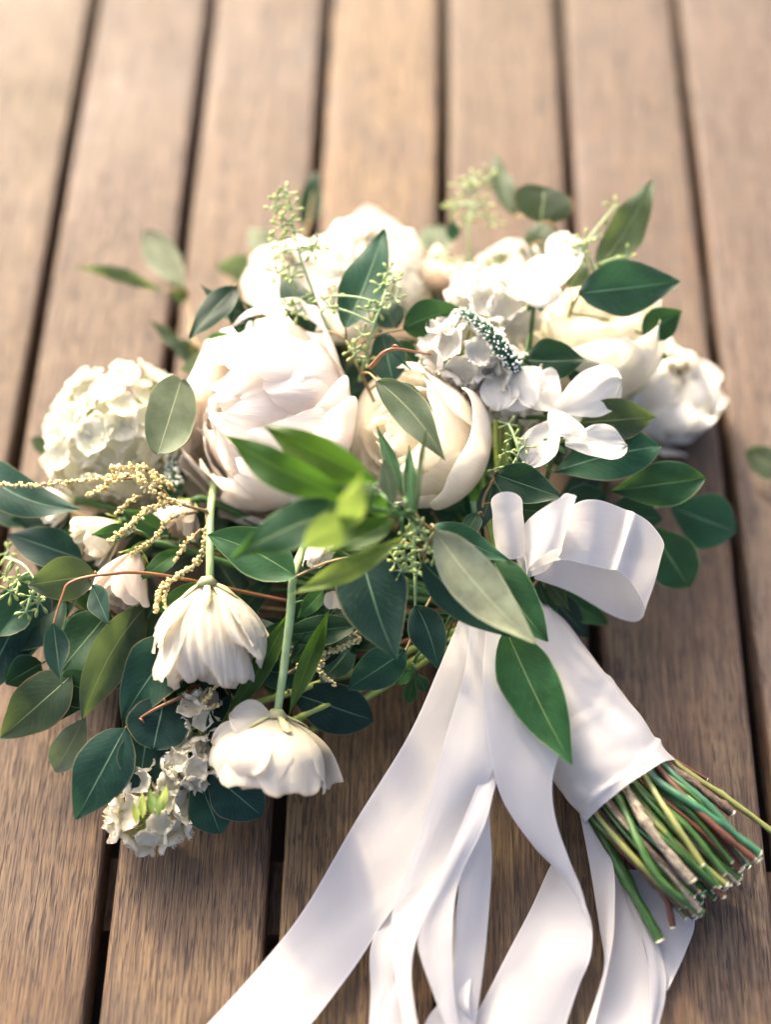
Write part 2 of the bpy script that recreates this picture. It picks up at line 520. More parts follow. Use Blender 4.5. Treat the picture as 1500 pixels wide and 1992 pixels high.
def leaf_mesh(base, tip, wpx, shape='ov', roll=0.0, arch=0.10, sway=0.0, fold=0.12, wave=0.035, nu=17, nv=9, twist=0.0, cup=0.0, ruff=0.0, up=None):
    ax = tip - base
    L = ax.length
    t = ax.normalized()
    mid = (base + tip) / 2
    toward = (CP - mid).normalized()
    w = t.cross(toward)
    w = w.normalized() if w.length > 0.05 else RIGHT.copy()
    nrm = w.cross(t).normalized()
    half = wpx * mpp(mid) / 2 / max(0.45, math.cos(R(roll)))
    ctrl = mid + nrm * (arch * L) + w * (sway * L)
    fn = PROF[shape]
    ph, ph2 = random.uniform(0, 6.28), random.uniform(0, 6.28)
    fr = random.uniform(5, 9)
    pts, uvs = [], []
    for i in range(nu):
        u = i / (nu - 1)
        uu = 0.5 - 0.5 * math.cos(math.pi * u) if shape == 'round' else u
        c = base * (1 - uu) ** 2 + ctrl * (2 * uu * (1 - uu)) + tip * uu ** 2
        tt = ((ctrl - base) * (1 - uu) + (tip - ctrl) * uu).normalized()
        q = Matrix.Rotation(R(roll) + R(twist) * (uu - 0.5), 3, tt)
        wd = q @ w
        nd = tt.cross(wd) * -1.0
        if nd.dot(q @ nrm) < 0:
            nd = -nd
        hw0 = max(half * fn(uu), 0.0004)
        for j in range(nv):
            v = -1 + 2 * j / (nv - 1)
            hw = hw0 * (1 + 0.10 * mnoise.noise(Vector((uu * 3.2 + ph, (5 if v > 0 else 0) + ph2, 0))) + 0.03 * mnoise.noise(Vector((uu * 14, (5 if v > 0 else 0) + ph, ph2))))
            off = fold * abs(v) * hw + cup * v * v * hw + wave * L * math.sin(fr * uu + ph + (1.7 if v > 0 else 0)) * v * v
            off += 0.07 * half * mnoise.noise(Vector((uu * 3 + ph, v * 1.5, ph2)))
            if ruff:
                off += ruff * half * (math.sin(7 * uu + 5 * v + ph) + 0.7 * math.sin(13 * v + 9 * uu + ph2)) * max(uu ** 2, abs(v) ** 3)
            ln = tt * (ruff * half * 0.5 * math.sin(17 * v + ph2) * uu ** 6) if ruff else Vector()
            pts.append(c + wd * (v * hw) + nd * off + ln)
            uvs.append((uu, 0.5 + v / 2))
    mb = MB()
    mb.grid(pts, uvs, nu, nv)
    return mb

NECK = P(985, 1185, 0.045)

def leaf(parent, b, t, wpx, mat='teal', shape='ov', name='leaf', **k):
    base, tip = P(*b), P(*t)
    if 'roll' not in k:
        k['roll'] = random.uniform(-28, 28)
    if 'arch' not in k:
        k['arch'] = random.uniform(0.02, 0.13)
    if 'twist' not in k:
        k['twist'] = random.uniform(-22, 22)
    o = leaf_mesh(base, tip, wpx, shape, **k).build(name, M[mat], parent)
    return o, base

def sprig(name, path, leaves, r=0.0013, tw='twig', label=None, to_neck=True):
    """path: photo points with heights; leaves: (base, tip, width, material, shape, options)"""
    pts = [P(*p) for p in path]
    if to_neck:
        last = pts[-1]
        pts = pts + [last.lerp(NECK, 0.5) + Vector((0, 0, -0.25 * last.z)), NECK]
    sm = cr(pts, 8)
    mb = MB()
    n = len(sm)
    mb.tube(sm, [r * (0.45 + 0.9 * i / n) for i in range(n)], 7)
    root = empty(name, BOUQUET) if False else None
    bases = []
    for lf in leaves:
        bases.append(P(*lf[0]))
    for bp in bases:
        q = min(sm, key=lambda s: (s - bp).length)
        d = (q - bp).length
        if 0.001 < d < 0.05:
            midp = q.lerp(bp, 0.5) + Vector((0, 0, 0.004))
            mb.tube(cr([q, midp, bp], 4), [r * 0.55] * 9, 6)
    o = mb.build(name, M[tw], BOUQUET)
    if label:
        o['label'] = label
    for lf in leaves:
        k = dict(lf[5]) if len(lf) > 5 else {}
        leaf(o, lf[0], lf[1], lf[2], lf[3], lf[4] if len(lf) > 4 else 'ov', **k)
    return o

BOUQUET = empty('bridal_bouquet')
tag(BOUQUET, 'bridal bouquet of white flowers and green eucalyptus lying on wooden deck', 'bouquet')

# ------------------------------------------------------------------ flowers
def cup_petal(Rm, H, rf, hf, phi0, halfang, lean, p=2.2, tipr=0.22, ruff=0.03, skew=0.0, nu=20, nv=23, notch=0.0, z0=0.0, pleat=0.0, roll=0.0, pf=11):
    ph = [random.uniform(0, 6.28) for _ in range(4)]
    pts, uvs = [], []
    for i in range(nu):
        u = i / (nu - 1)
        for j in range(nv):
            v = -1 + 2 * j / (nv - 1)
            ue = u * (1 - tipr * abs(v) ** 2.6 + notch * math.cos(5 * v + ph[0]) * u)
            wid = (math.sin(math.pi * min(1, 0.10 + 0.62 * u))) ** 0.75
            rho = Rm * rf * ((1 - (1 - min(ue, 1)) ** p) + lean * 4 * max(0, ue - 0.5) ** 2)
            rho += Rm * (0.035 * skew * v)
            edge = max(u ** 3, abs(v) ** 3 * u)
            nz = math.sin(4.3 * v + 3 * u + ph[1]) + 0.45 * math.sin(9 * v + 4 * u + ph[2]) + 0.12 * math.sin(17 * v + ph[3])
            rho += Rm * ruff * edge * nz
            if pleat:
                rho += Rm * pleat * u * (math.sin(pf * v + 1.5 * u + ph[3]) + 0.5 * math.sin(pf * 1.9 * v + ph[1]))
            phi = phi0 + v * halfang * wid
            z = H * hf * ue + Rm * ruff * 0.6 * edge * math.sin(6 * v + ph[0]) + z0
            if roll:
                k = max(0.0, ue - 0.72) / 0.28
                rho += Rm * roll * k * k
                z -= Rm * roll * 0.9 * k ** 3
            rho += Rm * (0.022 * mnoise.noise(Vector((v * 2.6 + ph[0], u * 2.4, ph[1]))) + 0.009 * mnoise.noise(Vector((v * 9 + ph[2], u * 4, ph[3])))) * min(1, 2 * u)
            z += Rm * 0.035 * mnoise.noise(Vector((v * 5 + ph[3], ph[0], ph[2]))) * u ** 5
            rho = max(rho, 0.002)
            pts.append(Vector((rho * math.cos(phi), rho * math.sin(phi), z)))
            uvs.append((u, 0.5 + v / 2))
    mb = MB()
    mb.grid(pts, uvs, nu, nv)
    return mb

def flower(name, c, rpx, ang, tilt, rings, mat, H=1.3, label=None, stem=True, stem_mat='gstem', mats=None, seed=1, sepals=True):
    """c: photo centre with height; the axis points to the open side"""
    random.seed(seed)
    cen = P(*c)
    Rm = rpx * mpp(cen)
    ax = sdir(ang, tilt)
    Hm = Rm * H
    origin = cen - ax * (Hm * 0.5)
    rot = ax.to_track_quat('Z', 'Y').to_matrix().to_4x4()
    mw = Matrix.Translation(origin) @ rot
    mb = MB()
    mb.tube([mw @ Vector((0, 0, -0.10 * Rm)), mw @ Vector((0, 0, 0.03 * Rm)), mw @ Vector((0, 0, 0.10 * Rm))], [0.10 * Rm, 0.22 * Rm, 0.05 * Rm], 10)
    if stem:
        s0 = origin - ax * (0.08 * Rm)
        mid = s0.lerp(NECK, 0.45)
        mid.z = max(0.012, min(mid.z, s0.z) * 0.8)
        pts = cr([s0, s0 - ax * (0.5 * Rm) * 0.6 + (mid - s0) * 0.15, mid, NECK], 8)
        mb.tube(pts, [0.0022] * len(pts), 8)
    root = mb.build(name, M[stem_mat], BOUQUET)
    if label:
        root['label'] = label
    phi = random.uniform(0, 6.28)
    for ri, rg in enumerate(rings):
        n, rf, hf, half, lean = rg[:5]
        kw = dict(rg[5]) if len(rg) > 5 else {}
        mt = kw.pop('mat', mat)
        jit = kw.pop('jit', 0.08)
        for k in range(n):
            a = phi + ri * 2.4 + 2 * math.pi * k / n + random.uniform(-jit, jit) * 2
            pm = cup_petal(Rm, Hm, rf * random.uniform(1 - jit * .5, 1 + jit * .5), hf * random.uniform(1 - jit, 1 + jit), a, R(half), lean + random.uniform(-jit, jit), skew=1.0, **kw)
            pm.v = [mw @ q for q in pm.v]
            pm.build('petal', M[mt], root)
    if sepals:
        for k in range(5):
            a = phi + 2 * math.pi * k / 5
            pm = cup_petal(Rm, Hm, 0.5, 0.22, a, 0.35, 0.2, tipr=0.8, nu=8, nv=5, z0=-0.05 * Rm)
            pm.v = [mw @ q for q in pm.v]
            pm.build('sepal', M['gcalyx'] if stem_mat == 'gstem' else M['calyx'], root)
    return root

PEONY = [(3, 0.20, 1.06, 80, -0.25, {'ruff': 0.06}), (5, 0.36, 1.10, 60, -0.38, {'ruff': 0.06, 'jit': 0.12}), (6, 0.50, 1.08, 52, -0.42, {'ruff': 0.05, 'p': 2.5, 'jit': 0.1}),
         (5, 0.64, 1.03, 58, -0.44, {'ruff': 0.045, 'p': 2.7, 'jit': 0.1, 'tipr': 0.18}), (5, 0.77, 1.0, 58, -0.48, {'ruff': 0.04, 'p': 2.9, 'jit': 0.12, 'tipr': 0.16}), (5, 0.88, 0.98, 58, -0.50, {'ruff': 0.035, 'p': 3.2, 'tipr': 0.15, 'jit': 0.12}), (4, 0.97, 0.92, 66, -0.46, {'ruff': 0.035, 'p': 3.4, 'tipr': 0.15, 'jit': 0.14}), (5, 1.01, 0.72, 52, -0.30, {'ruff': 0.045, 'p': 3.2, 'jit': 0.16, 'roll': 0.02})]
BALL = [(3, 0.42, 0.96, 100, -0.85, {'ruff': 0.03, 'p': 2.8, 'tipr': 0.12}), (3, 0.56, 0.98, 92, -0.84, {'ruff': 0.035, 'p': 3.0, 'tipr': 0.12}), (3, 0.68, 1.00, 82, -0.80, {'ruff': 0.035, 'p': 3.3, 'tipr': 0.14}), (4, 0.77, 0.99, 66, -0.70, {'ruff': 0.04, 'p': 3.5, 'tipr': 0.15, 'jit': 0.12}),
        (5, 0.86, 0.97, 50, -0.50, {'ruff': 0.05, 'p': 3.4, 'jit': 0.12}), (6, 0.93, 0.92, 44, -0.34, {'ruff': 0.06, 'p': 3.3, 'jit': 0.14}), (6, 0.99, 0.84, 42, -0.20, {'ruff': 0.065, 'p': 3.2, 'jit': 0.16}), (5, 1.04, 0.68, 40, -0.02, {'ruff': 0.065, 'p': 3.2, 'jit': 0.2, 'roll': 0.04})]
flower('peony_flower', (530, 818, 0.080), 192, 172, 46, BALL, 'peony', 1.5, 'large blush white peony, the fullest bloom', seed=5)

ROSE = [(2, 0.10, 0.99, 120, -0.2, {'ruff': 0.015, 'tipr': 0.08}), (3, 0.20, 1.04, 100, -0.4, {'ruff': 0.02, 'tipr': 0.08, 'p': 3.5}), (3, 0.31, 1.05, 90, -0.38, {'ruff': 0.02, 'tipr': 0.09, 'p': 3.5, 'jit': 0.1}), (3, 0.43, 1.05, 84, -0.32, {'ruff': 0.025, 'p': 3.4, 'tipr': 0.10, 'jit': 0.1}),
        (3, 0.56, 1.03, 82, -0.26, {'ruff': 0.03, 'p': 3.3, 'tipr': 0.12, 'roll': 0.04, 'jit': 0.1}), (4, 0.70, 1.0, 66, -0.2, {'ruff': 0.03, 'p': 3.3, 'tipr': 0.14, 'roll': 0.07, 'jit': 0.12}), (4, 0.84, 0.96, 66, -0.15, {'ruff': 0.035, 'p': 3.4, 'tipr': 0.15, 'roll': 0.10, 'jit': 0.12}), (4, 0.97, 0.92, 64, -0.08, {'ruff': 0.04, 'p': 3.5, 'tipr': 0.16, 'roll': 0.14, 'jit': 0.14})]
flower('rose_flower', (838, 872, 0.084), 140, 158, 42, ROSE, 'rose', 1.75, 'cream rose with peach heart beside the peony', seed=9)
flower('peony_flower', (1165, 690, 0.074), 138, 112, 30, ROSE, 'cream', 1.6, 'pale yellow cream peony behind the sweet peas', seed=21)
flower('peony_flower', (1290, 768, 0.022), 112, 60, 55, BALL, 'white', 1.4, 'soft white bloom beside the deck gap', seed=22)
flower('peony_flower', (592, 562, 0.064), 108, 120, 55, BALL, 'white', 1.35, 'white bloom behind the seeded sprig', seed=31)
flower('peony_flower', (730, 522, 0.056), 108, 80, 55, BALL, 'white', 1.4, 'white bloom behind the tall teal leaf', seed=32)
flower('peony_flower', (655, 600, 0.068), 92, 100, 55, BALL, 'white', 1.3, 'white bloom tucked above the peony', seed=36)
flower('lisianthus_flower', (850, 530, 0.055), 52, 80, 30, ROSE[3:], 'peach', 1.5, 'small peach white bloom at the back', seed=33)
flower('lisianthus_flower', (985, 535, 0.075), 68, 120, 45, ROSE[3:], 'white', 1.2, 'white open bloom behind the stock', seed=34)
LIS = [(3, 0.4, 1.0, 75, -0.1, {'ruff': 0.04}), (3, 0.65, 1.02, 62, -0.05, {'ruff': 0.05}), (4, 0.85, 0.98, 55, 0.05, {'ruff': 0.06}), (3, 1.0, 0.85, 50, 0.2, {'ruff': 0.07, 'jit': 0.15})]
flower('lisianthus_flower', (196, 1040, 0.062), 52, 215, 22, LIS, 'cream', 1.8, 'cream bud below the hydrangea', seed=41)
flower('lisianthus_flower', (246, 1122, 0.066), 56, 248, 15, LIS, 'peach', 2.1, 'creamy bud with pointed petals under the yellow spray', seed=42)
flower('lisianthus_flower', (352, 1005, 0.066), 46, 240, 30, LIS, 'peach', 1.7, 'peach bud under the peony', seed=43)
flower('lisianthus_flower', (112, 985, 0.055), 42, 200, 30, LIS, 'white', 1.6, 'white bud half hidden by a leaf', seed=44)
flower('lisianthus_flower', (616, 1072, 0.10), 34, 300, 20, LIS, 'white', 1.3, 'small white bud under the lance leaves', seed=45)

# ranunculus seen from behind
RAN1 = [(5, 0.5, 1.02, 66, -0.05, {'ruff': 0.035, 'pleat': 0.03, 'p': 2.8}), (6, 0.70, 1.02, 52, -0.05, {'ruff': 0.04, 'pleat': 0.03, 'p': 2.9, 'pf': 15, 'jit': 0.12}), (7, 0.86, 0.99, 42, -0.02, {'ruff': 0.05, 'pleat': 0.03, 'notch': 0.03, 'p': 3.0, 'pf': 17, 'jit': 0.14, 'tipr': 0.3}), (8, 1.0, 0.90, 34, 0.04, {'ruff': 0.06, 'pleat': 0.03, 'notch': 0.05, 'jit': 0.2, 'p': 3.0, 'pf': 15, 'tipr': 0.34}), (3, 1.06, 0.6, 26, 0.1, {'ruff': 0.07, 'pleat': 0.03, 'jit': 0.2, 'p': 2.6, 'tipr': 0.4})]
flower('ranunculus_flower', (409, 1222, 0.075), 104, 274, -4, RAN1, 'ranun', 1.75, 'drooping ivory ranunculus seen from behind, pleated', stem=False, stem_mat='calyx', seed=51)
RAN2 = [(5, 0.6, 0.92, 60, 0.0, {'ruff': 0.03, 'p': 3.2}), (6, 0.82, 1.0, 50, -0.05, {'ruff': 0.035, 'p': 3.4, 'pleat': 0.012, 'pf': 9}), (5, 0.95, 1.02, 52, -0.06, {'ruff': 0.04, 'p': 3.6, 'pleat': 0.014, 'notch': 0.03, 'pf': 8, 'jit': 0.1}), (4, 1.03, 0.96, 48, -0.04, {'ruff': 0.05, 'p': 3.6, 'pleat': 0.014, 'notch': 0.04, 'pf': 10, 'jit': 0.16})]
ran2 = flower('ranunculus_flower', (533, 1458, 0.050), 112, 266, 2, RAN2, 'ranun', 1.2, 'ivory ranunculus with cupped petals hanging lowest on its green stem', stem=False, stem_mat='calyx', seed=52)

def stem_part(name, pts, rpx, mat, taper=1.0, label=None, parent=None):
    q = cr([P(*p) for p in pts], 8)
    r = rpx * mpp(q[0])
    mb = MB()
    mb.tube(q, [r * (1 + (taper - 1) * i / len(q)) for i in range(len(q))], 10, 0, True, 0.12)
    o = mb.build(name, M[mat], parent or BOUQUET)
    if label:
        o['label'] = label
    return o
stem_part('flower_stem', [(418, 930, 0.06), (410, 985, 0.078), (408, 1040, 0.088), (408, 1100, 0.088), (408, 1162, 0.082)], 7.2, 'pstem', 1.05)
stem_part('flower_stem', [(600, 1040, 0.075), (582, 1085, 0.088), (569, 1130, 0.092), (564, 1200, 0.085), (552, 1300, 0.07), (536, 1408, 0.055)], 8.0, 'pstem', 1.0)

for b_, t_, w_ in (((535, 1412, .060), (446, 1392, .066), 74), ((520, 1410, .062), (412, 1446, .058), 60)):
    leaf(ran2, b_, t_, w_, 'ranun', 'petal', name='petal', arch=0.15, ruff=0.08, cup=0.2, fold=0, wave=0, nu=15, nv=15)

# florets
def petal_set(n, L, halfw, mat_ruff, cupz, seed):
    """one floret: n petals round a centre, opening along +Z"""
    random.seed(seed)
    mb = MB()
    for k in range(n):
        a0 = 2 * math.pi * k / n + random.uniform(-.15, .15)
        ph = random.uniform(0, 6.28)
        pts, uvs = [], []
        for i in range(9):
            u = (i / 8) ** 0.85
            for j in range(7):
                v = -1 + 2 * j / 6
                ue = u * (1 - 0.18 * v * v)
                w = halfw * math.sin(math.pi * min(1, 0.12 + 0.60 * u)) ** 0.8 * math.sqrt(max(0.0, 1 - 0.96 * u ** 5))
                r = L * ue
                z = L * (cupz * ue ** 2 + mat_ruff * u * math.sin(5 * v + ph) + 0.18 * v * v * u)
                x, y = r, v * w * L
                pts.append(Vector((x * math.cos(a0) - y * math.sin(a0), x * math.sin(a0) + y * math.cos(a0), z + 0.02 * k * L)))
                uvs.append((u, 0.5 + v / 2))
        mb.grid(pts, uvs, 9, 7)
    return mb

def cluster(name, c, rpx, n, fl_px, mat, label, petals=4, ruff=0.1, cupz=0.25, squash=(1, 1, 1), seed=3, dirs=None, core='gcalyx', fname='floret'):
    random.seed(seed)
    cen = P(*c)
    s = mpp(cen)
    Rm = rpx * s
    mb = MB()
    # ball of short stalks inside the head
    ds = []
    for k in range(n):
        z = 1 - 2 * (k + 0.5) / n
        a = k * 2.39996
        d = Vector((math.cos(a) * math.sqrt(1 - z * z), math.sin(a) * math.sqrt(1 - z * z), z))
        if d.dot(-FWD) < -0.45:
            continue
        ds.append((d + Vector([random.uniform(-.12, .12) for _ in range(3)])).normalized())
    pos = []
    for d in ds:
        q = cen + (RIGHT * d.x * squash[0] + UP * d.y * squash[1] - FWD * d.z * squash[2]) * (Rm * random.uniform(0.86, 1.05))
        dd = (q - cen).normalized()
        if q.z < 0.006:
            continue
        pos.append((q, dd))
        mb.tube([cen, cen.lerp(q, 0.5) + Vector((0, 0, -0.003)), q], [0.0012, 0.0009, 0.0007], 5, 0, False)
    mb.tube(cr([cen, cen.lerp(NECK, 0.5) + Vector((0, 0, -0.01)), NECK], 6), [0.002] * 13, 7)
    root = mb.build(name, M[core], BOUQUET)
    root['label'] = label
    protos = []
    for i in range(4):
        m = petal_set(petals, fl_px * s, 0.68 if petals == 4 else 0.62, ruff, cupz, seed * 10 + i)
        o = m.build(fname, M[mat], root)
        protos.append(o)
    for i, (q, dd) in enumerate(pos):
        o = protos[i] if i < 4 else link(fname, protos[i % 4].data, root)
        rot = dd.to_track_quat('Z', 'Y').to_matrix().to_4x4() @ Matrix.Rotation(random.uniform(0, 6.28), 4, 'Z') @ Matrix.Rotation(random.uniform(-.35, .35), 4, 'X')
        o.matrix_local = Matrix.Translation(q) @ rot @ Matrix.Scale(random.uniform(0.8, 1.2), 4)
    return root

cluster('hydrangea_head', (238, 855, 0.050), 136, 170, 34, 'hydr', 'round cream hydrangea head of many small florets', 4, 0.08, 0.2, (1.05, 1.0, 0.9), 61)
cluster('stock_flower', (900, 688, 0.112), 62, 34, 36, 'white', 'ruffled white stock below the veronica spike', 5, 0.14, 0.55, (1.05, 0.95, 0.7), 62)
cluster('stock_flower', (960, 600, 0.100), 72, 38, 36, 'white', 'ruffled white stock behind the veronica spike', 5, 0.14, 0.55, (1.1, 0.8, 0.7), 63)
cluster('stock_flower', (985, 755, 0.098), 56, 24, 36, 'white', 'white ruffled petals above the cream rose', 5, 0.12, 0.45, (1.2, 0.9, 0.7), 64)
cluster('stock_flower', (292, 1590, 0.024), 58, 26, 34, 'cream', 'small white stock resting low on the deck', 5, 0.12, 0.5, (1.15, 0.8, 0.6), 65)
cluster('stock_flower', (372, 1488, 0.036), 36, 20, 26, 'cream', 'small cream stock beside the lower ranunculus', 5, 0.15, 0.55, (1.0, 0.95, 0.7), 66)
cluster('stock_flower', (390, 1400, 0.044), 36, 18, 27, 'cream', 'small white stock between the two ranunculus', 5, 0.15, 0.55, (0.7, 1.3, 0.7), 67)
cluster('stock_flower', (300, 1525, 0.030), 44, 16, 28, 'cream', 'cream stock tucked under the teal leaves', 5, 0.13, 0.55, (1.2, 0.7, 0.6), 68)
for bx, by in ((292, 1556), (276, 1564), (312, 1560), (322, 1548), (262, 1572)):
    leaf(BOUQUET, (bx, by - 22, 0.040), (bx + random.uniform(-8, 8), by + 28, 0.042), 15, 'lime', 'ob', name='sepal', arch=0.2)

# sweet peas built of single broad petals
def petals_of(name, items, mat, label, calyx):
    mb = MB()
    cp = P(*calyx)
    mb.tube(cr([cp, cp.lerp(NECK, 0.3) + Vector((0, 0, -0.02)), NECK], 8), [0.0014] * 17, 7)
    for k in range(5):
        d = sdir(k * 72 + 20, 20)
        mb.pod(cp, d, 0.008, 0.0018)
    root = mb.build(name, M['gstem'], BOUQUET)
    root['label'] = label
    for it in items:
        k = dict(arch=random.uniform(0.08, 0.2), cup=0.25, ruff=0.06, fold=0.0, wave=0.0, nu=17, nv=15)
        if len(it) > 3:
            k.update(it[3])
        leaf(root, it[0], it[1], it[2], mat, 'petal', name='petal', **k)
random.seed(71)
petals_of('sweet_pea_flower', [((1075, 560, 0.122), (1108, 455, 0.125), 78), ((1060, 590, 0.128), (1028, 512, 0.130), 100), ((1090, 575, 0.122), (1015, 560, 0.124), 70)], 'white', 'white sweet pea petals pointing up beside the teal leaf', (1040, 585, 0.118))
petals_of('sweet_pea_flower', [((1082, 795, 0.112), (1210, 738, 0.112), 96, {'roll': 10}), ((1088, 790, 0.108), (1022, 742, 0.110), 92), ((1085, 820, 0.110), (1022, 905, 0.100), 74), ((1100, 862, 0.110), (1220, 868, 0.104), 66, {'sway': -0.06}),
          ((1072, 800, 0.118), (1140, 856, 0.112), 42), ((1070, 800, 0.118), (1112, 846, 0.118), 46)], 'white', 'white sweet pea with spread petals above the satin bow', (1082, 862, 0.104))
petals_of('sweet_pea_flower', [((985, 725, 0.112), (1042, 790, 0.112), 84), ((975, 722, 0.11), (968, 800, 0.108), 76), ((1000, 735, 0.112), (1062, 748, 0.114), 60)], 'white', 'white sweet pea between the stock and rose', (985, 735, 0.106))
petals_of('sweet_pea_flower', [((650, 1150, 0.085), (640, 1185, 0.085), 34), ((655, 1150, 0.08), (662, 1185, 0.085), 26)], 'peach', 'tiny blush bud under the big teal leaf', (652, 1150, 0.08))

# veronica spike
def spike(name, path, rpx, label):
    q = cr([P(*p) for p in path], 14)
    s = mpp(q[0])
    mb = MB()
    n = len(q)
    mb.tube(q, [rpx * s * 0.45 * (1 - 0.5 * i / n) for i in range(n)], 8, 0)
    for i in range(2, n, 2):
        t = (q[min(i + 1, n - 1)] - q[i - 1]).normalized()
        a = t.orthogonal().normalized()
        b = t.cross(a)
        rr = rpx * s * (1 - 0.35 * i / n)
        for k in range(8):
            w = 2 * math.pi * k / 8 + i * 0.55 + random.uniform(-.3, .3)
            d = (a * math.cos(w) + b * math.sin(w) + t * random.uniform(0.4, 1.1)).normalized()
            rr = rpx * s * (1 - 0.35 * i / n) * random.uniform(0.8, 1.2)
            mb.pod(q[i], d, rr * 0.85, rr * 0.24, 5, 0)
            mb.pod(q[i] + d * rr * 0.72, d, rr * 0.32, rr * 0.15, 5, 1)
    o = mb.build(name, [M['spike'], M['budtip']], BOUQUET)
    o['label'] = label
    o['kind'] = 'stuff'
spike('veronica_spike', [(1012, 722, 0.115), (985, 690, 0.128), (950, 645, 0.134), (905, 612, 0.13), (885, 622, 0.125)], 21, 'dark green veronica spike tipped with white buds')
spike('veronica_spike', [(345, 960, 0.06), (335, 920, 0.065), (332, 880, 0.06)], 20, 'dark veronica spike beside the peony')

# seeded eucalyptus sprays
def seeded(name, path, clusters, label, pod_px=11, stem='seed', branch=26):
    q = cr([P(*p) for p in path], 8)
    mb = MB()
    n = len(q)
    mb.tube(q, [0.0011 * (1 - 0.55 * i / n) for i in range(n)], 6, 0)
    for (cx, cy, hh, cnt) in clusters:
        c = P(cx, cy, hh)
        s = mpp(c)
        root = min(q, key=lambda a: (a - c).length)
        if (root - c).length > 0.0015:
            mb.tube(cr([root, root.lerp(c, 0.55) + Vector((0, 0, 0.002)), c], 3), [0.0007] * 7, 5, 0)
        for k in range(cnt):
            a = 360 * k / cnt + random.uniform(-20, 20)
            d = sdir(a, random.uniform(-35, 60))
            L = branch * s * random.uniform(0.25, 0.55)
            e = c + d * L
            mb.tube([c, c.lerp(e, 0.5), e], [0.0004] * 3, 4, 0, False)
            mb.pod(e, d, 1.35 * pod_px * s * random.uniform(0.8, 1.25), pod_px * s * 0.31, 6, 1)
    o = mb.build(name, [M['pstem'], M['seed']], BOUQUET)
    o['label'] = label
    o['kind'] = 'stuff'
    return o
random.seed(81)
def along(path, offs, cnt=(5, 8)):
    q = cr([P(*p) for p in path], 8)
    return q
S1 = [(645, 650, 0.10), (620, 600, 0.116), (600, 545, 0.128), (584, 500, 0.135), (570, 440, 0.142), (556, 375, 0.146)]
seeded('seeded_spray', S1, [(556, 376, .147, 5), (540, 388, .146, 4), (530, 405, .145, 4), (566, 405, .146, 6), (548, 440, .143, 5), (562, 432, .144, 6), (543, 468, .140, 6), (568, 452, .142, 4), (548, 492, .138, 5), (540, 530, .132, 6), (565, 540, .132, 7), (608, 486, .138, 6), (622, 478, .138, 4), (562, 596, .124, 6), (580, 606, .124, 7), (600, 590, .124, 4)],
       'tall seeded eucalyptus spray with pale green pods above the peony')
S2 = [(700, 740, 0.09), (712, 690, 0.115), (728, 630, 0.13), (745, 585, 0.135), (757, 535, 0.137)]
seeded('seeded_spray', S2, [(757, 530, .137, 6), (768, 548, .136, 6), (742, 556, .136, 5), (766, 580, .134, 6), (735, 600, .132, 6), (716, 606, .13, 4), (705, 652, .125, 5), (690, 690, .12, 5), (685, 680, .12, 5), (716, 700, .115, 4), (640, 596, .13, 5), (652, 575, .13, 4)],
       'seeded eucalyptus spray beside the tall teal leaf')
S3 = [(925, 555, 0.07), (915, 500, 0.085), (912, 440, 0.095), (922, 380, 0.10)]
seeded('seeded_spray', S3, [(922, 350, .105, 7), (900, 362, .10, 6), (950, 345, .105, 6), (885, 400, .095, 6), (940, 400, .10, 5), (960, 430, .095, 5), (905, 430, .092, 5), (880, 405, .09, 4), (895, 530, .08, 6), (870, 510, .08, 5), (975, 500, .08, 9), (960, 520, .08, 7)],
       'soft seeded spray standing at the back of the bouquet', 10)
S4 = [(1160, 560, 0.11), (1150, 510, 0.122), (1135, 480, 0.126)]
seeded('seeded_spray', S4, [(1120, 478, .127, 5), (1140, 468, .128, 5), (1130, 490, .126, 5), (1200, 400, .118, 4), (1183, 452, .118, 3), (1220, 500, .12, 4)],
       'short seeded sprig beneath the pointed green leaf', 10)
S5 = [(812, 1010, 0.13), (806, 1060, 0.12), (800, 1110, 0.105)]
seeded('seeded_spray', S5, [(790, 1040, .125, 7), (775, 1065, .118, 7), (830, 1050, .122, 6), (790, 1085, .115, 7), (770, 1090, .112, 6), (845, 1075, .115, 6), (820, 1100, .11, 6), (860, 1130, .10, 7), (880, 1150, .095, 6), (850, 1140, .10, 5), (780, 1110, .11, 6), (815, 1030, .13, 5)],
       'green seed cluster under the lance leaves', 11)
S6 = [(10, 1085, 0.06), (45, 1100, 0.07), (75, 1140, 0.07)]
seeded('seeded_spray', S6, [(15, 1075, .06, 6), (35, 1130, .07, 7), (60, 1160, .07, 7), (75, 1170, .068, 6), (20, 1150, .065, 7), (50, 1190, .065, 6), (10, 1120, .06, 5)],
       'pale seeded sprig over the big dark leaf at the edge', 12)
S7 = [(1000, 1010, 0.085), (985, 940, 0.10), (1010, 880, 0.105)]
seeded('seeded_spray', S7, [(1000, 850, .105, 5), (1020, 870, .105, 5), (985, 880, .103, 5), (970, 910, .10, 4), (1005, 905, .10, 5), (990, 825, .105, 5)],
       'thin green seeded sprig right of the cream rose', 9)

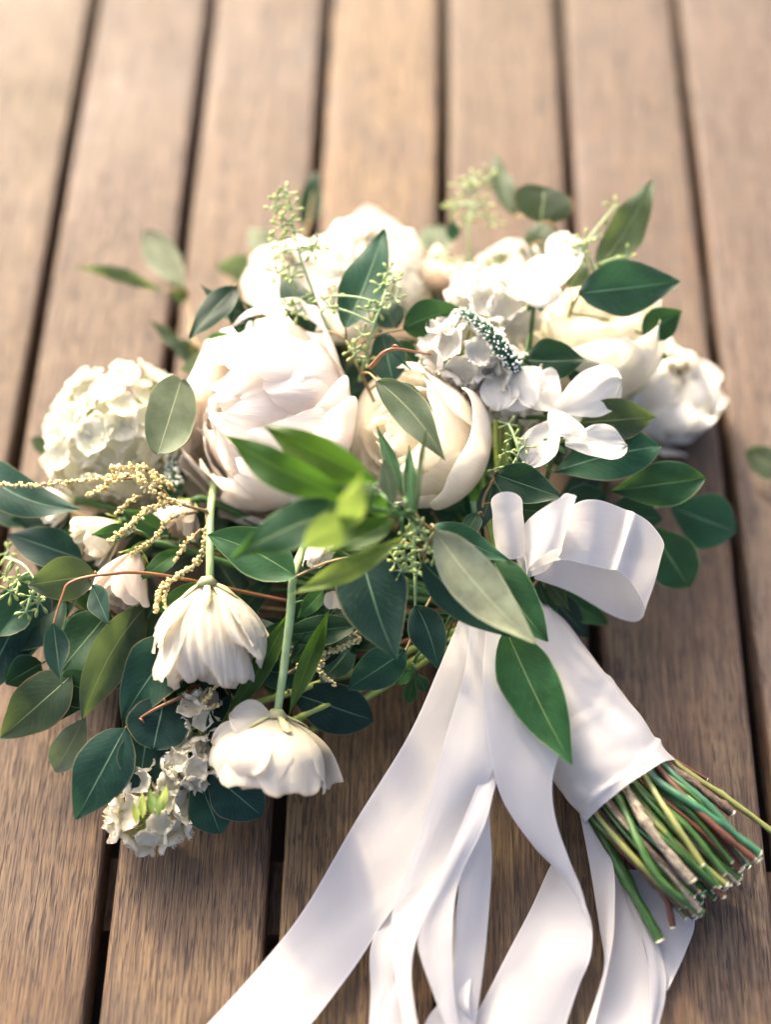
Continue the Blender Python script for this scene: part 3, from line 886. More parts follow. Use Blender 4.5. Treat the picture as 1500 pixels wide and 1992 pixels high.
# yellow astilbe plumes
def plume(name, branches, label, mats=('astil', 'astil2')):
    mb = MB()
    for br in branches:
        path, dens, wid = br
        q = cr([P(*p) for p in path], 12)
        n = len(q)
        mb.tube(q, [0.0009 * (1 - 0.4 * i / n) for i in range(n)], 5, 0)
        tot = sum((q[i] - q[i - 1]).length for i in range(1, n))
        cnt = int(tot / 0.00085 * dens)
        for k in range(cnt):
            f = random.uniform(0.14, 1.0) if wid else random.random()
            fi = f * (n - 1)
            i0 = min(int(fi), n - 2)
            p = q[i0].lerp(q[i0 + 1], fi - i0)
            s = mpp(p)
            a = sdir(random.uniform(0, 360), random.uniform(-30, 80))
            off = wid * s * random.uniform(0.2, 1.0) * (1.15 - 0.5 * f)
            mb.pod(p + a * off * 0.3, a, max(off, 4 * s), random.uniform(2.8, 4.4) * s, 5, 1 if random.random() < 0.8 else 2)
    o = mb.build(name, [M['twig'], M[mats[0]], M[mats[1]]], BOUQUET)
    o['label'] = label
    o['kind'] = 'stuff'
random.seed(91)
plume('astilbe_plume', [
    ([(405, 995, .085), (350, 980, .092), (300, 955, .098), (250, 925, .10), (160, 935, .098), (80, 943, .095), (-10, 944, .092)], 1.3, 10),
    ([(330, 970, .094), (310, 945, .098), (285, 915, .10), (240, 908, .10), (215, 912, .10)], 1.6, 13),
    ([(260, 930, .1), (220, 935, .1), (190, 955, .098), (165, 965, .095)], 1.9, 14),
    ([(290, 952, .098), (275, 930, .1), (265, 915, .1)], 1.6, 12), ([(340, 955, .09), (315, 930, .093), (295, 915, .095)], 1.2, 8)],
    'feathery golden astilbe plume arching across the hydrangea')
plume('astilbe_plume', [
    ([(355, 980, .09), (300, 985, .094), (255, 1020, .094), (212, 1055, .09)], 2.2, 12),
    ([(385, 995, .086), (330, 1010, .09), (300, 1045, .09), (255, 1078, .086)], 1.3, 10),
    ([(275, 965, .095), (250, 975, .096), (225, 1000, .094)], 1.2, 10)],
    'short golden astilbe branches hanging over the cream buds')
plume('astilbe_plume', [
    ([(400, 990, .084), (402, 1040, .086), (385, 1090, .086), (340, 1125, .085), (310, 1150, .082), (302, 1190, .08)], 2.0, 11),
    ([(390, 1030, .085), (360, 1060, .085), (340, 1090, .084)], 1.3, 9), ([(330, 1130, .083), (320, 1165, .082), (325, 1195, .08)], 1.3, 8)],
    'golden astilbe tassel hanging beside the pleated ranunculus')
plume('astilbe_plume', [([(470, 1285, .06), (440, 1310, .062), (410, 1345, .06), (395, 1375, .057), (425, 1372, .055)], 2.0, 9)], 'short golden astilbe tip below the pleated ranunculus')
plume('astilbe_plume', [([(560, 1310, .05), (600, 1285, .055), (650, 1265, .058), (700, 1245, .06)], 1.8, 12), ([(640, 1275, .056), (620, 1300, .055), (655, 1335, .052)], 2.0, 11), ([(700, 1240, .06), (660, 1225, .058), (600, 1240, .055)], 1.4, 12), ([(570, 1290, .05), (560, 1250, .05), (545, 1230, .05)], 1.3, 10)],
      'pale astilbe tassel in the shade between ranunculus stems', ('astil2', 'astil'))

# ------------------------------------------------------------------ foliage
random.seed(101)
sprig('eucalyptus_branch', [(365, 572, .05), (372, 620, .05), (400, 690, .055)], [
    ((362, 566, .05), (281, 450, .055), 66, 'sage', 'ob'), ((318, 568, .05), (140, 520, .05), 28, 'olive', 'lance', {'sway': 0.10}),
    ((372, 690, .05), (286, 620, .05), 26, 'olive', 'lance'), ((365, 575, .05), (330, 572, .05), 34, 'olive', 'ov'),
    ((400, 705, .05), (330, 660, .05), 40, 'olive', 'lance'), ((430, 700, .06), (350, 720, .055), 50, 'sage', 'ov')], label='soft blurred sprig reaching over the dark gap')
sprig('eucalyptus_branch', [(460, 566, .115), (490, 620, .11), (520, 680, .09)], [
    ((522, 616, .112), (389, 553, .112), 46, 'deep', 'lance', {'sway': -0.22, 'arch': 0.1}), ((459, 558, .118), (370, 660, .112), 52, 'deep', 'ov', {'sway': 0.05, 'roll': 30, 'twist': 50}),
    ((458, 572, .112), (468, 662, .105), 40, 'teal', 'ov'), ((470, 660, .10), (395, 655, .10), 24, 'mid', 'lance'), ((440, 700, .09), (425, 650, .09), 34, 'bright', 'ov')], label='twisted dark green leaves above the peony')
sprig('eucalyptus_branch', [(672, 645, .125), (690, 700, .11)], [
    ((672, 640, .122), (747, 446, .132), 84, 'teal', 'ov', {'roll': -10, 'arch': 0.06, 'sway': 0.03}), ((612, 646, .112), (546, 528, .116), 62, 'deep', 'ov', {'roll': 8}),
    ((770, 640, .11), (740, 580, .11), 60, 'deep', 'ov'), ((784, 640, .118), (902, 604, .122), 72, 'deep', 'ov', {'sway': -0.12, 'roll': 12}), ((765, 745, .11), (742, 642, .116), 74, 'teal', 'ov', {'roll': -8}),
    ((810, 715, .112), (770, 660, .112), 44, 'deep', 'ov'), ((735, 742, .14), (866, 896, .142), 70, 'sage', 'ov', {'sway': -0.10, 'roll': 15}), ((735, 742, .138), (838, 795, .135), 34, 'sage', 'lance', {'sway': -0.1})], r=0.0012, label='teal leaves rising between the peony and the rose')
sprig('eucalyptus_branch', [(838, 690, .12), (760, 680, .138), (720, 715, .125)], [((760, 680, .13), (800, 720, .12), 8, 'teal', 'lance')], r=0.0011, tw='redtwig', to_neck=False)
sprig('eucalyptus_branch', [(615, 340, .05), (600, 440, .05), (590, 520, .05)], [((592, 445, .045), (617, 333, .05), 46, 'deep', 'ov', {'roll': 15}), ((520, 530, .04), (420, 520, .03), 60, 'sage', 'ov'), ((540, 500, .04), (480, 445, .035), 50, 'sage', 'ov')], label='blurred dark leaf standing behind the white blooms')
sprig('eucalyptus_branch', [(1086, 448, .105), (1062, 510, .10), (1045, 560, .09)], [
    ((1003, 420, .085), (962, 296, .085), 42, 'olive', 'ov', {'sway': -0.05}), ((1052, 434, .108), (1060, 364, .112), 116, 'olive', 'round', {'roll': 10, 'twist': 0}),
    ((1040, 500, .085), (1065, 420, .085), 62, 'olive', 'ov'), ((855, 500, .06), (840, 440, .06), 62, 'sage', 'round'), ((878, 470, .075), (885, 430, .08), 26, 'teal', 'ov'),
    ((1010, 490, .08), (1070, 470, .085), 40, 'sage', 'ov')], tw='twig', label='olive leaves at the back of the bouquet')
sprig('eucalyptus_branch', [(1165, 520, .122), (1128, 572, .122), (1100, 645, .10)], [
    ((1164, 520, .12), (1267, 352, .12), 74, 'olive', 'ov', {'sway': 0.07, 'roll': 12, 'arch': 0.03}), ((1126, 571, .128), (1323, 548, .124), 108, 'teal', 'ov', {'roll': -6, 'arch': 0.05, 'twist': 5}),
    ((1250, 650, .105), (1328, 605, .112), 66, 'deep', 'ov', {'roll': 10}), ((1108, 560, .11), (1140, 500, .115), 50, 'olive', 'ov'), ((1268, 684, .09), (1299, 697, .09), 22, 'bright', 'ov')], r=0.0012, tw='ostem', label='broad teal leaf and pointed olive leaf reaching out right')
sprig('eucalyptus_branch', [(1030, 650, .115), (1022, 700, .11), (1010, 760, .1)], [
    ((1022, 700, .112), (1137, 699, .116), 86, 'deep', 'ov', {'roll': -8, 'sway': 0.05}), ((1100, 712, .10), (1178, 724, .102), 66, 'deep', 'ov', {'roll': 20}),
    ((1130, 822, .10), (1276, 811, .104), 88, 'olive', 'ov', {'roll': 8}), ((1078, 918, .09), (1287, 868, .094), 106, 'teal', 'ob', {'roll': -8, 'sway': -0.06}),
    ((1190, 955, .075), (1371, 930, .08), 88, 'mid', 'ob', {'roll': 6}), ((1120, 835, .095), (1240, 850, .09), 60, 'deep', 'ov')], r=0.0015, tw='gstem', label='green leaves fanning out behind the sweet pea')
sprig('eucalyptus_branch', [(1250, 1000, .05), (1180, 1040, .05), (1120, 1080, .05)], [
    ((1305, 985, .034), (1432, 1035, .03), 112, 'teal', 'ob', {'roll': 5}), ((1265, 1025, .045), (1342, 1142, .03), 106, 'mid', 'ob', {'roll': -10}),
    ((1180, 1000, .055), (1290, 1010, .05), 80, 'deep', 'ov'), ((1090, 1000, .06), (1180, 960, .06), 80, 'deep', 'ov')], label='low dark leaves behind the satin bow')
sprig('eucalyptus_branch', [(965, 925, .10), (940, 980, .09), (950, 1060, .08)], [
    ((962, 922, .104), (1094, 968, .10), 74, 'deep', 'ov', {'roll': -10}), ((1000, 990, .08), (1100, 1000, .08), 60, 'deep', 'ov'), ((930, 1000, .095), (900, 1050, .095), 36, 'deep', 'ov'), ((960, 940, .09), (935, 1030, .088), 44, 'teal', 'ov')], label='dark leaf between rose and bow')
sprig('eucalyptus_branch', [(1060, 1110, .06), (1030, 1150, .055)], [
    ((1078, 1150, .034), (1182, 1215, .022), 62, 'mid', 'ov'), ((1062, 1150, .045), (1145, 1240, .02), 58, 'deep', 'ov'), ((1100, 1140, .026), (1170, 1175, .020), 46, 'deep', 'ov'), ((1045, 1130, .05), (1085, 1225, .035), 36, 'mid', 'lance'), ((1060, 1120, .055), (1110, 1190, .045), 30, 'olive', 'lance')], label='small green leaves under the bow')
# left side
sprig('eucalyptus_branch', [(352, 738, .068), (372, 800, .065), (380, 900, .06)], [((352, 738, .112), (306, 884, .120), 100, 'sage', 'round', {'roll': -15}), ((95, 880, .03), (60, 850, .03), 30, 'olive', 'ov'), ((345, 900, .06), (330, 990, .06), 40, 'deep', 'ov')], label='greyish round leaf in front of the hydrangea')
sprig('eucalyptus_branch', [(-30, 905, .07), (60, 960, .06), (180, 1010, .055)], [
    ((-50, 895, .072), (157, 992, .078), 84, 'teal', 'ov', {'sway': 0.20, 'roll': -12, 'arch': 0.12}), ((160, 1088, .06), (14, 1038, .058), 82, 'teal', 'ov', {'roll': 10}), ((90, 990, .045), (-30, 980, .04), 90, 'deep', 'ov'), ((140, 1010, .05), (20, 1010, .045), 60, 'deep', 'ov')], label='broad teal leaf curving past the edge below the hydrangea')
sprig('eucalyptus_branch', [(103, 1213, .088), (120, 1160, .092), (138, 1132, .094), (210, 1117, .094), (320, 1120, .08)], [
    ((186, 1118, .088), (54, 1138, .084), 86, 'olive', 'ov', {'roll': -6}), ((178, 1138, .08), (211, 1214, .082), 44, 'teal', 'ov', {'roll': 25}), ((103, 1213, .088), (119, 1334, .075), 44, 'teal', 'ov', {'roll': 40, 'twist': 70, 'arch': -0.1})], r=0.001, tw='redtwig', label='thin reddish twig with small grey green leaves')
sprig('eucalyptus_branch', [(215, 1230, .022), (290, 1200, .025), (400, 1180, .03)], [
    ((78, 1118, .058), (-45, 1360, .04), 125, 'teal', 'ov', {'roll': -10}), ((140, 1312, .052), (0, 1436, .032), 104, 'olive', 'ov', {'roll': 8, 'arch': 0.04}), ((284, 1178, .064), (160, 1402, .045), 88, 'olive', 'ov', {'sway': 0.12, 'roll': -22}),
    ((212, 1188, .055), (92, 1335, .045), 92, 'deep', 'ov'), ((352, 1236, .060), (236, 1402, .047), 116, 'teal', 'ov', {'roll': 5, 'sway': 0.04}), ((165, 1395, .036), (106, 1502, .022), 68, 'sage', 'ob', {'roll': -10}),
    ((310, 1160, .06), (240, 1280, .055), 70, 'deep', 'lance'), ((60, 1230, .045), (-40, 1300, .04), 80, 'deep', 'ov'), ((125, 1165, .05), (5, 1265, .042), 98, 'deep', 'ov'), ((205, 1250, .045), (112, 1402, .03), 84, 'deep', 'ov'), ((60, 1175, .056), (-35, 1232, .05), 74, 'teal', 'ov'), ((335, 1325, .04), (232, 1468, .03), 92, 'deep', 'ov'), ((425, 1195, .05), (300, 1305, .048), 92, 'deep', 'ov'), ((485, 1300, .04), (378, 1385, .038), 84, 'deep', 'ov'), ((705, 1285, .03), (600, 1362, .025), 82, 'deep', 'ov'), ((565, 1215, .05), (480, 1305, .045), 64, 'deep', 'ov'), ((390, 1420, .034), (330, 1500, .03), 70, 'deep', 'ov'), ((80, 1290, .04), (10, 1330, .04), 70, 'deep', 'ov')], r=0.0015, label='large overlapping teal and olive leaves at the lower edge')
sprig('eucalyptus_branch', [(243, 1416, .05), (300, 1380, .055), (360, 1352, .055), (400, 1330, .045)], [
    ((243, 1416, .05), (147, 1594, .032), 114, 'teal', 'ov', {'roll': 6, 'arch': 0.05}), ((286, 1418, .045), (268, 1545, .034), 106, 'teal', 'ov', {'roll': -8, 'arch': 0.05}), ((318, 1362, .05), (297, 1458, .046), 124, 'teal', 'round', {'roll': -5}),
    ((430, 1330, .05), (365, 1320, .045), 70, 'deep', 'ov')], r=0.0013, tw='redtwig', label='red brown twig with three broad blue green leaves')
sprig('eucalyptus_branch', [(385, 1500, .032), (430, 1440, .035), (480, 1380, .04)], [
    ((382, 1505, .032), (428, 1622, .018), 92, 'teal', 'ob', {'roll': -6}), ((400, 1496, .036), (510, 1588, .024), 104, 'teal', 'ob', {'roll': 10}), ((450, 1350, .05), (425, 1500, .035), 80, 'deep', 'ov'), ((560, 1345, .036), (727, 1402, .024), 104, 'teal', 'ob', {'roll': 8}), ((430, 1330, .045), (420, 1450, .04), 60, 'deep', 'ov')], label='low teal leaves around the lowest ranunculus')
# centre
random.seed(111)
sprig('eucalyptus_branch', [(700, 1080, .105), (800, 1060, .10)], [
    ((705, 1082, .112), (772, 1284, .094), 142, 'teal', 'drop', {'roll': -8, 'sway': 0.06, 'arch': 0.05}), ((575, 1122, .098), (404, 1040, .10), 96, 'mid', 'ov', {'roll': 8, 'sway': 0.10}),
    ((790, 1265, .06), (677, 1340, .045), 82, 'teal', 'ov'), ((630, 1148, .085), (580, 1202, .08), 36, 'mid', 'ov')], label='large teal leaf pointing down in the middle')
sprig('eucalyptus_branch', [(808, 1178, .085), (808, 1130, .095), (805, 1080, .10), (800, 1010, .12)], [((808, 1176, .085), (852, 1302, .068), 72, 'teal', 'ov', {'roll': 10, 'sway': -0.10})], tw='pstem', to_neck=False, label='single stalked teal leaf beside the ribbon')
sprig('eucalyptus_branch', [(845, 1035, .122), (815, 1010, .128), (800, 990, .13)], [
    ((847, 1034, .128), (1042, 1253, .112), 98, 'pale', 'ov', {'roll': -6, 'arch': 0.05, 'sway': 0.06}), ((822, 1094, .112), (992, 1238, .095), 84, 'teal', 'ov', {'roll': 8, 'sway': 0.04}), ((958, 1085, .10), (1066, 1248, .088), 92, 'mid', 'ov', {'roll': -10, 'sway': 0.08}),
    ((838, 1022, .115), (992, 1092, .105), 50, 'teal', 'ov', {'roll': -20}), ((984, 1222, .080), (1113, 1488, .068), 112, 'mid', 'ov', {'roll': -4, 'arch': 0.03, 'sway': 0.03, 'twist': 4})], tw='twig', to_neck=False, label='long pale and dark leaves draped over the satin ribbon')
LN = [((690, 975, .172), (428, 842, .168), 74, 'bright', {'sway': -0.06}), ((735, 940, .172), (510, 828, .170), 78, 'bright', {'roll': -20}), ((690, 985, .165), (452, 1085, .150), 90, 'mid', {'roll': 15, 'sway': 0.08}),
      ((672, 1030, .185), (702, 920, .215), 56, 'lime', {}), ((590, 1068, .18), (700, 990, .195), 70, 'lime', {'roll': 20}), ((782, 1046, .138), (562, 1158, .128), 46, 'lime', {'sway': -0.06, 'roll': 12}),
      ((786, 968, .14), (734, 830, .148), 30, 'mid', {}), ((803, 1002, .14), (795, 866, .146), 27, 'mid', {}), ((806, 1000, .145), (829, 838, .158), 14, 'olive', {}), ((765, 985, .145), (745, 890, .155), 36, 'sage', {}),
      ((770, 1010, .14), (640, 1075, .14), 52, 'bright', {'roll': 25}), ((740, 960, .15), (600, 960, .145), 60, 'bright', {'roll': 30}), ((765, 1000, .148), (690, 960, .16), 40, 'bright', {})]
sprig('lance_leaf_branch', [(640, 990, .165), (700, 985, .165), (770, 1000, .148), (810, 1020, .128)], [(b, t, w, m, 'lance', k) for b, t, w, m, k in LN], r=0.0016, tw='gstem', label='bright green lance leaves rising over the peony')
sprig('lance_leaf_branch', [(560, 1195, .08), (600, 1170, .075)], [((562, 1192, .08), (430, 1408, .052), 42, 'bright', 'lance', {'sway': -0.06}), ((643, 1183, .078), (562, 1394, .058), 38, 'bright', 'lance', {'sway': 0.03}), ((700, 1215, .065), (530, 1240, .06), 60, 'deep', 'lance'), ((640, 1205, .06), (560, 1290, .055), 40, 'deep', 'lance')], tw='gstem', label='narrow green leaves hanging between the ranunculus')
sprig('lance_leaf_branch', [(300, 1060, .07), (350, 1050, .065)], [((262, 1030, .078), (178, 1040, .078), 34, 'mid', 'lance'), ((330, 1040, .07), (230, 990, .07), 44, 'mid', 'lance'), ((352, 1068, .07), (268, 1130, .072), 36, 'mid', 'lance'), ((300, 1060, .07), (240, 1075, .075), 26, 'olive', 'lance'), ((400, 1140, .07), (300, 1190, .07), 46, 'mid', 'ov')], tw='gstem', label='slim green leaves among the cream buds')
sprig('parsley_frond', [(800, 1330, .03), (805, 1290, .045), (830, 1260, .05)], [((805, 1300, .045), (770, 1330, .04), 26, 'mid', 'ob'), ((803, 1320, .04), (795, 1368, .032), 28, 'mid', 'ob'), ((808, 1310, .045), (830, 1345, .04), 26, 'mid', 'ob'), ((880, 1190, .06), (872, 1150, .065), 24, 'mid', 'ob'), ((890, 1190, .06), (900, 1150, .065), 26, 'mid', 'ob')], tw='gstem', label='small lobed green frond beside the ribbon')

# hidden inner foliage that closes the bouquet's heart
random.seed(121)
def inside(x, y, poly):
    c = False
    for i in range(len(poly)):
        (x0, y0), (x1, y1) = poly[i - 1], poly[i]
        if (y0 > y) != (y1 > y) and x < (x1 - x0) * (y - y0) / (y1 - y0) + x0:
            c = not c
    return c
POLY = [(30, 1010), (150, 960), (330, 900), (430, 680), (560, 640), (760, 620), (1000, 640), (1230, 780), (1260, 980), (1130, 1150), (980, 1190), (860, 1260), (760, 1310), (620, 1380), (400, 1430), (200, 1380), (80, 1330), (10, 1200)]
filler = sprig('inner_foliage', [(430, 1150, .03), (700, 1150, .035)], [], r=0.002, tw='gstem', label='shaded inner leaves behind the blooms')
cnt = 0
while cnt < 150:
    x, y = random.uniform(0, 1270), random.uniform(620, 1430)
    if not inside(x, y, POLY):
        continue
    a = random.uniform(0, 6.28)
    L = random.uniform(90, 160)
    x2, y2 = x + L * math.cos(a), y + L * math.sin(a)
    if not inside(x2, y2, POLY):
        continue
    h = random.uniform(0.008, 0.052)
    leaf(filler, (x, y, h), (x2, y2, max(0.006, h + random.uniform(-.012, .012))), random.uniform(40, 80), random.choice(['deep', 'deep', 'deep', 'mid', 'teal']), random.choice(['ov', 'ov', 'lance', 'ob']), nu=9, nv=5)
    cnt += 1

# ------------------------------------------------------------------ handle stems
random.seed(131)
def cut_stem(path, rpx, mat):
    path = [(x, y, h * (0.62 if i == 0 else 0.84 if i == 1 else 0.92)) for i, (x, y, h) in enumerate(path)]
    q = cr([P(*p) for p in path], 7)
    r = 0.86 * rpx * mpp(q[-1])
    q = [NECK.lerp(q[0], 0.35)] + q
    mb = MB()
    rough = mat in ('bark', 'dbark')
    n = len(q)
    k1, k2 = random.randint(3, n - 2), random.randint(3, n - 2)
    ring = mb.tube(q, [r * (0.9 + 0.12 * random.random() + (0.22 if i in (k1, k2) and mat != 'pstem' else 0)) for i in range(n)], 10, 0, False, 0.45 if rough else 0.28)
    o = mb.build('stem', M[mat], BOUQUET)
    t = (q[-1] - q[-2]).normalized()
    cb = MB()
    c = sum(ring, Vector()) / len(ring)
    sl = Vector([random.uniform(-.5, .5) for _ in range(3)])
    rr2 = [p + t * (0.0006 + 0.5 * (p - c).dot(sl)) for p in ring]
    cb.grid(ring + rr2, [(0, 0)] * (2 * len(ring)), 2, len(ring), 0, True)
    cb.fan(rr2)
    cb.build('cut_end', M['cut'], o, False)
cut_stem([(1120, 1530, .02), (1166, 1618, .022), (1230, 1730, .018), (1284, 1828, .014)], 12.5, 'gstem')
cut_stem([(1120, 1530, .03), (1172, 1612, .032), (1255, 1698, .032), (1296, 1748, .028), (1310, 1802, .022)], 8, 'rstem')
cut_stem([(1130, 1520, .035), (1184, 1600, .036), (1244, 1680, .036), (1300, 1738, .030), (1352, 1784, .022)], 9.5, 'dbark')
cut_stem([(1150, 1470, .045), (1206, 1556, .048), (1244, 1640, .050), (1290, 1718, .046), (1366, 1776, .036)], 9.5, 'gstem')
cut_stem([(1160, 1440, .05), (1222, 1540, .054), (1264, 1612, .056), (1345, 1714, .050)], 12, 'bark')
cut_stem([(1180, 1440, .045), (1238, 1540, .046), (1320, 1650, .046), (1392, 1722, .040)], 9, 'gstem')
cut_stem([(1200, 1410, .054), (1262, 1520, .056), (1310, 1596, .058), (1368, 1682, .056)], 7.5, 'ostem')
cut_stem([(1200, 1400, .05), (1266, 1506, .054), (1350, 1566, .054), (1420, 1616, .05), (1478, 1660, .046)], 11, 'tstem')
cut_stem([(1210, 1390, .045), (1282, 1492, .05), (1360, 1556, .05), (1476, 1672, .042)], 9, 'gstem')
cut_stem([(1240, 1390, .035), (1302, 1474, .038), (1420, 1556, .036), (1512, 1624, .032)], 7, 'ostem')
cut_stem([(1250, 1420, .032), (1304, 1472, .034), (1376, 1516, .03)], 4.5, 'rstem')
cut_stem([(1240, 1410, .04), (1294, 1480, .044), (1362, 1532, .044), (1424, 1582, .04)], 10, 'dbark')
cut_stem([(1190, 1450, .04), (1250, 1530, .042), (1340, 1630, .04), (1440, 1710, .036)], 10, 'gstem')
kinds = ['gstem', 'tstem', 'gstem', 'dbark', 'bark', 'gstem', 'ostem', 'pstem', 'gstem', 'rstem']
for k in range(80):
    f = random.random()
    a = random.uniform(0, 1)
    sx, sy = 1160 + 132 * f, 1602 - 120 * f
    ex, ey = 1325 + 150 * min(1, max(0, f + random.uniform(-.12, .12))), 1790 - 125 * f + random.uniform(-25, 12)
    h0 = 0.014 + 0.040 * a
    h1 = max(0.006, 0.006 + 0.040 * a + random.uniform(-.003, .003))
    mx, my = (sx + ex) / 2 + random.uniform(-14, 14), (sy + ey) / 2 + random.uniform(-14, 14)
    cut_stem([(sx - 50, sy - 80, h0), (sx, sy, h0), (mx, my, (h0 + h1) / 2 + 0.003), (ex, ey, h1)], random.uniform(4.0, 8.0), kinds[k % len(kinds)])

# ------------------------------------------------------------------ satin ribbon
RIB = empty('satin_ribbon')
tag(RIB, 'white satin ribbon wrapped round the bouquet stems with bow and long tails', 'ribbon')

def strip(name, secs, sub=9, nv=9, sag=0.0, label=None):
    A = cr([P(*s[:3]) for s in secs], sub)
    B = cr([P(*s[3:]) for s in secs], sub)
    pts, uvs = [], []
    n = len(A)
    L = 0
    ph = random.uniform(0, 9)
    for i in range(n):
        if i:
            L += ((A[i] + B[i]) / 2 - (A[i - 1] + B[i - 1]) / 2).length
        w = B[i] - A[i]
        t = (A[min(i + 1, n - 1)] + B[min(i + 1, n - 1)] - A[max(i - 1, 0)] - B[max(i - 1, 0)])
        nn = t.cross(w)
        nn = nn.normalized() if nn.length > 1e-9 else Vector((0, 0, 1))
        if nn.z < 0:
            nn = -nn
        for j in range(nv):
            v = j / (nv - 1)
            s = 4 * v * (1 - v)
            off = sag * w.length * s + 0.0006 * math.sin(L * 60 + ph + v * 4) * s
            pts.append(A[i].lerp(B[i], v) + nn * off)
            uvs.append((L * 8, v))
    mb = MB()
    mb.grid(pts, uvs, n, nv)
    o = mb.build(name, M['satin'], RIB)
    if label:
        o['label'] = label
    return o

# wrap round the stems
def wrap():
    ax = [P(985, 1165, .040), P(1020, 1230, .036), (P(1105, 1368, .033)), P(1180, 1478, .031), P(1227, 1541, .030)]
    rad = [0.0155, 0.021, 0.0275, 0.0295, 0.0285]
    q = cr(ax, 14)
    rr = [float(np.interp(i / (len(q) - 1), np.linspace(0, 1, 5), rad)) for i in range(len(q))]
    seg = 64
    pts, uvs = [], []
    n = len(q)
    for i in range(n):
        t = (q[min(i + 1, n - 1)] - q[max(i - 1, 0)]).normalized()
        a = t.cross(Vector((0, 0, 1))).normalized()
        b = a.cross(t).normalized()
        f = i / (n - 1)
        for j in range(seg):
            w = 2 * math.pi * j / seg
            # overlapping turns of ribbon: shallow oblique steps and soft folds
            turn = (f * 3.1 + w / (2 * math.pi) + 0.10 * math.sin(w * 2 + 1)) % 1.0
            step = 0.0011 * (1 - turn) + (0.0007 * math.exp(-((turn - 0.06) / 0.03) ** 2))
            fold = 0.0022 * mnoise.noise(Vector((math.cos(w) * 1.3, math.sin(w) * 1.3, f * 5 + w * 0.25))) + 0.0013 * mnoise.noise(Vector((math.cos(w) * 3, math.sin(w) * 3, f * 9)))
            r = rr[i] + step + fold
            p = q[i] + a * (math.cos(w) * r) + b * (math.sin(w) * r * 0.86)
            if p.z < 0.003:
                p.z = 0.003 + 0.05 * (p.z - 0.003)
            pts.append(p); uvs.append((f * 1.2, j / seg))
    mb = MB()
    mb.grid(pts, uvs, n, seg, 0, True)
    o = mb.build('wrap', M['satin'], RIB)
    o['label'] = 'satin wrapped tightly round the stems'
wrap()

random.seed(141)
strip('tail', [(900, 1190, .062, 950, 1200, .066), (858, 1290, .058, 962, 1320, .062), (795, 1430, .044, 962, 1470, .050), (690, 1600, .026, 880, 1660, .034), (592, 1768, .014, 775, 1755, .022), (500, 1885, .009, 692, 1878, .012), (398, 1998, .007, 602, 1995, .008), (320, 2080, .006, 520, 2085, .006)], label='broad tail sweeping out to the deck edge')
strip('tail', [(915, 1185, .068, 985, 1205, .068), (905, 1300, .066, 975, 1330, .066), (862, 1450, .056, 962, 1482, .056), (815, 1620, .040, 930, 1560, .044), (768, 1755, .028, 882, 1690, .034), (762, 1815, .024, 830, 1780, .030), (766, 1880, .021, 800, 1870, .026), (785, 1990, .016, 815, 2000, .018), (800, 2070, .012, 850, 2070, .012)])
strip('tail', [(985, 1380, .048, 1010, 1400, .048), (958, 1470, .047, 980, 1490, .047), (925, 1570, .046, 954, 1572, .044), (896, 1700, .034, 957, 1680, .030), (886, 1850, .022, 946, 1832, .018), (880, 1950, .016, 930, 1962, .012), (872, 2050, .010, 915, 2060, .008)])
strip('tail', [(975, 1370, .052, 1005, 1390, .053), (950, 1470, .051, 972, 1490, .051), (900, 1600, .046, 945, 1600, .048), (835, 1752, .034, 893, 1715, .036), (812, 1830, .027, 880, 1825, .029), (842, 1930, .020, 884, 1935, .021), (880, 2030, .012, 900, 2040, .012)])
strip('tail', [(800, 1640, .024, 830, 1650, .024), (762, 1740, .018, 790, 1745, .018), (722, 1840, .016, 768, 1850, .017), (721, 1930, .010, 766, 1930, .012), (716, 2040, .006, 765, 2040, .006)])
strip('tail', [(860, 1640, .026, 885, 1650, .026), (795, 1790, .018, 820, 1800, .018), (745, 1930, .012, 800, 1900, .014), (712, 2010, .007, 800, 2000, .008), (690, 2070, .006, 790, 2070, .006)])
strip('tail', [(930, 1580, .034, 948, 1590, .034), (892, 1740, .022, 930, 1750, .020), (878, 1840, .016, 925, 1850, .014), (868, 1930, .015, 912, 1950, .017), (830, 1985, .010, 925, 2000, .010), (800, 2080, .006, 930, 2080, .006)])
strip('tail', [(948, 1195, .070, 1010, 1210, .070), (940, 1300, .071, 1062, 1330, .068), (942, 1380, .066, 1092, 1430, .064), (957, 1484, .056, 1075, 1520, .056), (982, 1564, .046, 1081, 1592, .048), (1040, 1648, .036, 1106, 1668, .040), (1100, 1712, .028, 1132, 1732, .034), (1148, 1795, .018, 1152, 1812, .030)], label='tail curling over the wrap')
strip('tail', [(1085, 1660, .008, 1125, 1715, .022), (1066, 1695, .008, 1138, 1755, .024), (1034, 1766, .007, 1152, 1802, .024), (990, 1850, .007, 1149, 1862, .020), (938, 1952, .006, 1126, 1920, .013), (890, 2035, .006, 1100, 2000, .008), (860, 2090, .006, 1080, 2080, .006)], label='broad shaded tail lying flat on the deck')
strip('tail', [(1125, 1560, .026, 1150, 1610, .026), (1132, 1600, .022, 1174, 1648, .024), (1149, 1690, .014, 1195, 1692, .020), (1168, 1810, .010, 1195, 1808, .020), (1176, 1872, .010, 1184, 1880, .018), (1164, 1928, .008, 1172, 1930, .014), (1140, 1998, .006, 1158, 1990, .009), (1110, 2070, .006, 1140, 2070, .006)])
strip('tail', [(1165, 1640, .010, 1205, 1680, .010), (1196, 1735, .0062, 1228, 1740, .008), (1190, 1812, .0055, 1258, 1860, .007), (1172, 1912, .005, 1268, 1925, .006), (1146, 1996, .005, 1268, 1990, .006), (1110, 2070, .005, 1260, 2070, .005)])
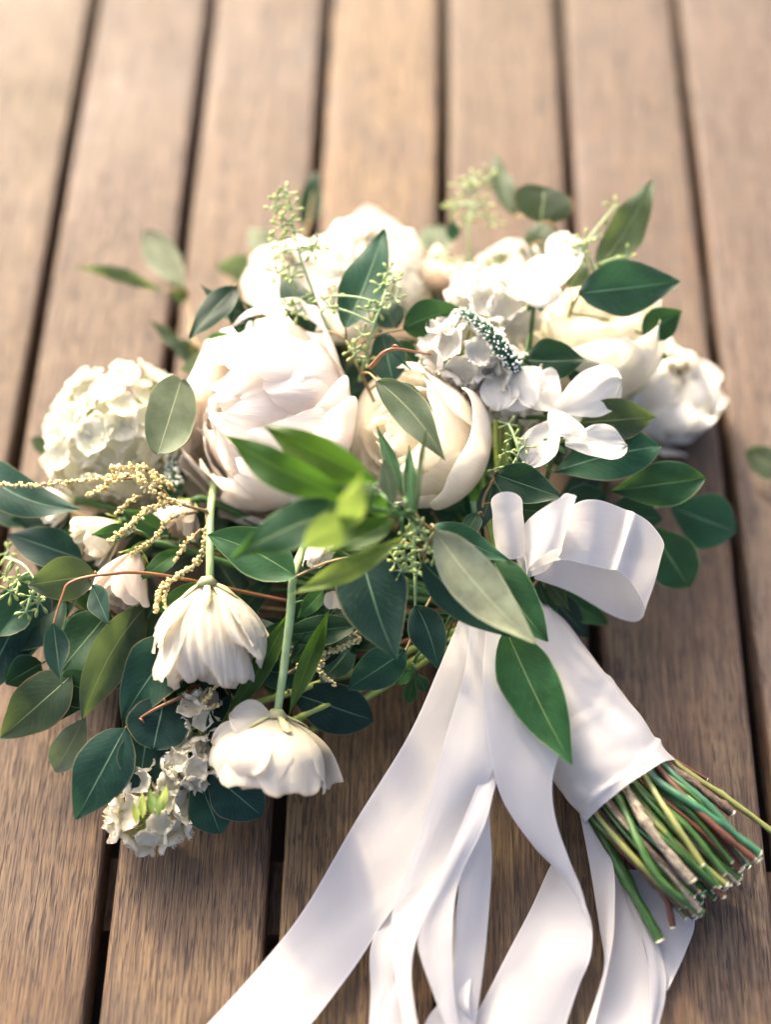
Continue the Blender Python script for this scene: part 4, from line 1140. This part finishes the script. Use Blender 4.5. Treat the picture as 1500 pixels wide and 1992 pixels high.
strip('tail', [(1160, 1622, .017, 1190, 1655, .014), (1212, 1730, .013, 1232, 1738, .009), (1252, 1830, .012, 1272, 1812, .007), (1266, 1910, .011, 1294, 1882, .007), (1267, 1950, .010, 1295, 1940, .007), (1264, 2000, .008, 1282, 2000, .006), (1255, 2080, .006, 1275, 2080, .006)])
strip('tail', [(1215, 1690, .004, 1320, 1700, .004), (1250, 1770, .0042, 1352, 1785, .0045), (1272, 1850, .0045, 1336, 1848, .005), (1285, 1930, .0045, 1300, 1926, .005)])
# bow
strip('bow_loop', [(1045, 1098, .078, 1040, 1126, .070), (1105, 1076, .060, 1112, 1152, .050), (1188, 1080, .054, 1190, 1196, .038), (1264, 1092, .070, 1238, 1209, .040), (1293, 1062, .088, 1255, 1185, .056), (1268, 1020, .103, 1232, 1138, .084), (1236, 998, .110, 1202, 1110, .096), (1220, 992, .106, 1184, 1108, .092), (1160, 972, .112, 1140, 1098, .098), (1112, 985, .108, 1088, 1090, .096), (1050, 1050, .092, 1030, 1112, .084)], sub=10, nv=11, label='largest bow loop')
strip('bow_loop', [(1035, 1075, .080, 1034, 1122, .078), (1050, 1040, .088, 1062, 1110, .080), (1080, 985, .108, 1080, 1090, .090), (1100, 960, .120, 1090, 1078, .100), (1122, 966, .122, 1092, 1068, .106), (1108, 962, .128, 1070, 1072, .112), (1070, 980, .124, 1034, 1100, .104), (1022, 1018, .108, 1026, 1118, .092), (1018, 1060, .094, 1026, 1118, .086)], sub=9, nv=9, label='narrow upright bow loop')
lp = []
for k in range(0, 13):
    a = R(-100 + 360 * k / 12 * 0.93)
    cx = 988 + 31 * math.sin(a)
    dz = 0.011 * math.cos(a)
    lp.append((cx - 2, 978 + 24 * math.cos(a) * -0.9, 0.112 + dz, cx + 8, 1068 + 20 * math.cos(a), 0.092 + dz))
strip('bow_loop', lp, sub=5, nv=9, label='small rolled bow loop')
strip('bow_loop', [(1012, 1050, .088, 1006, 1090, .084), (1022, 1075, .09, 1016, 1110, .084), (1040, 1098, .086, 1032, 1124, .078)], label='bow knot')

# ------------------------------------------------------------------ loose leaf near the frame edge
lo, _ = leaf(None, (1452, 878, .012), (1560, 935, .016), 62, 'sage', 'ov', name='loose_leaf', roll=5, arch=0.15)
tag(lo, 'single pale grey green leaf resting alone on the deck', 'leaf')
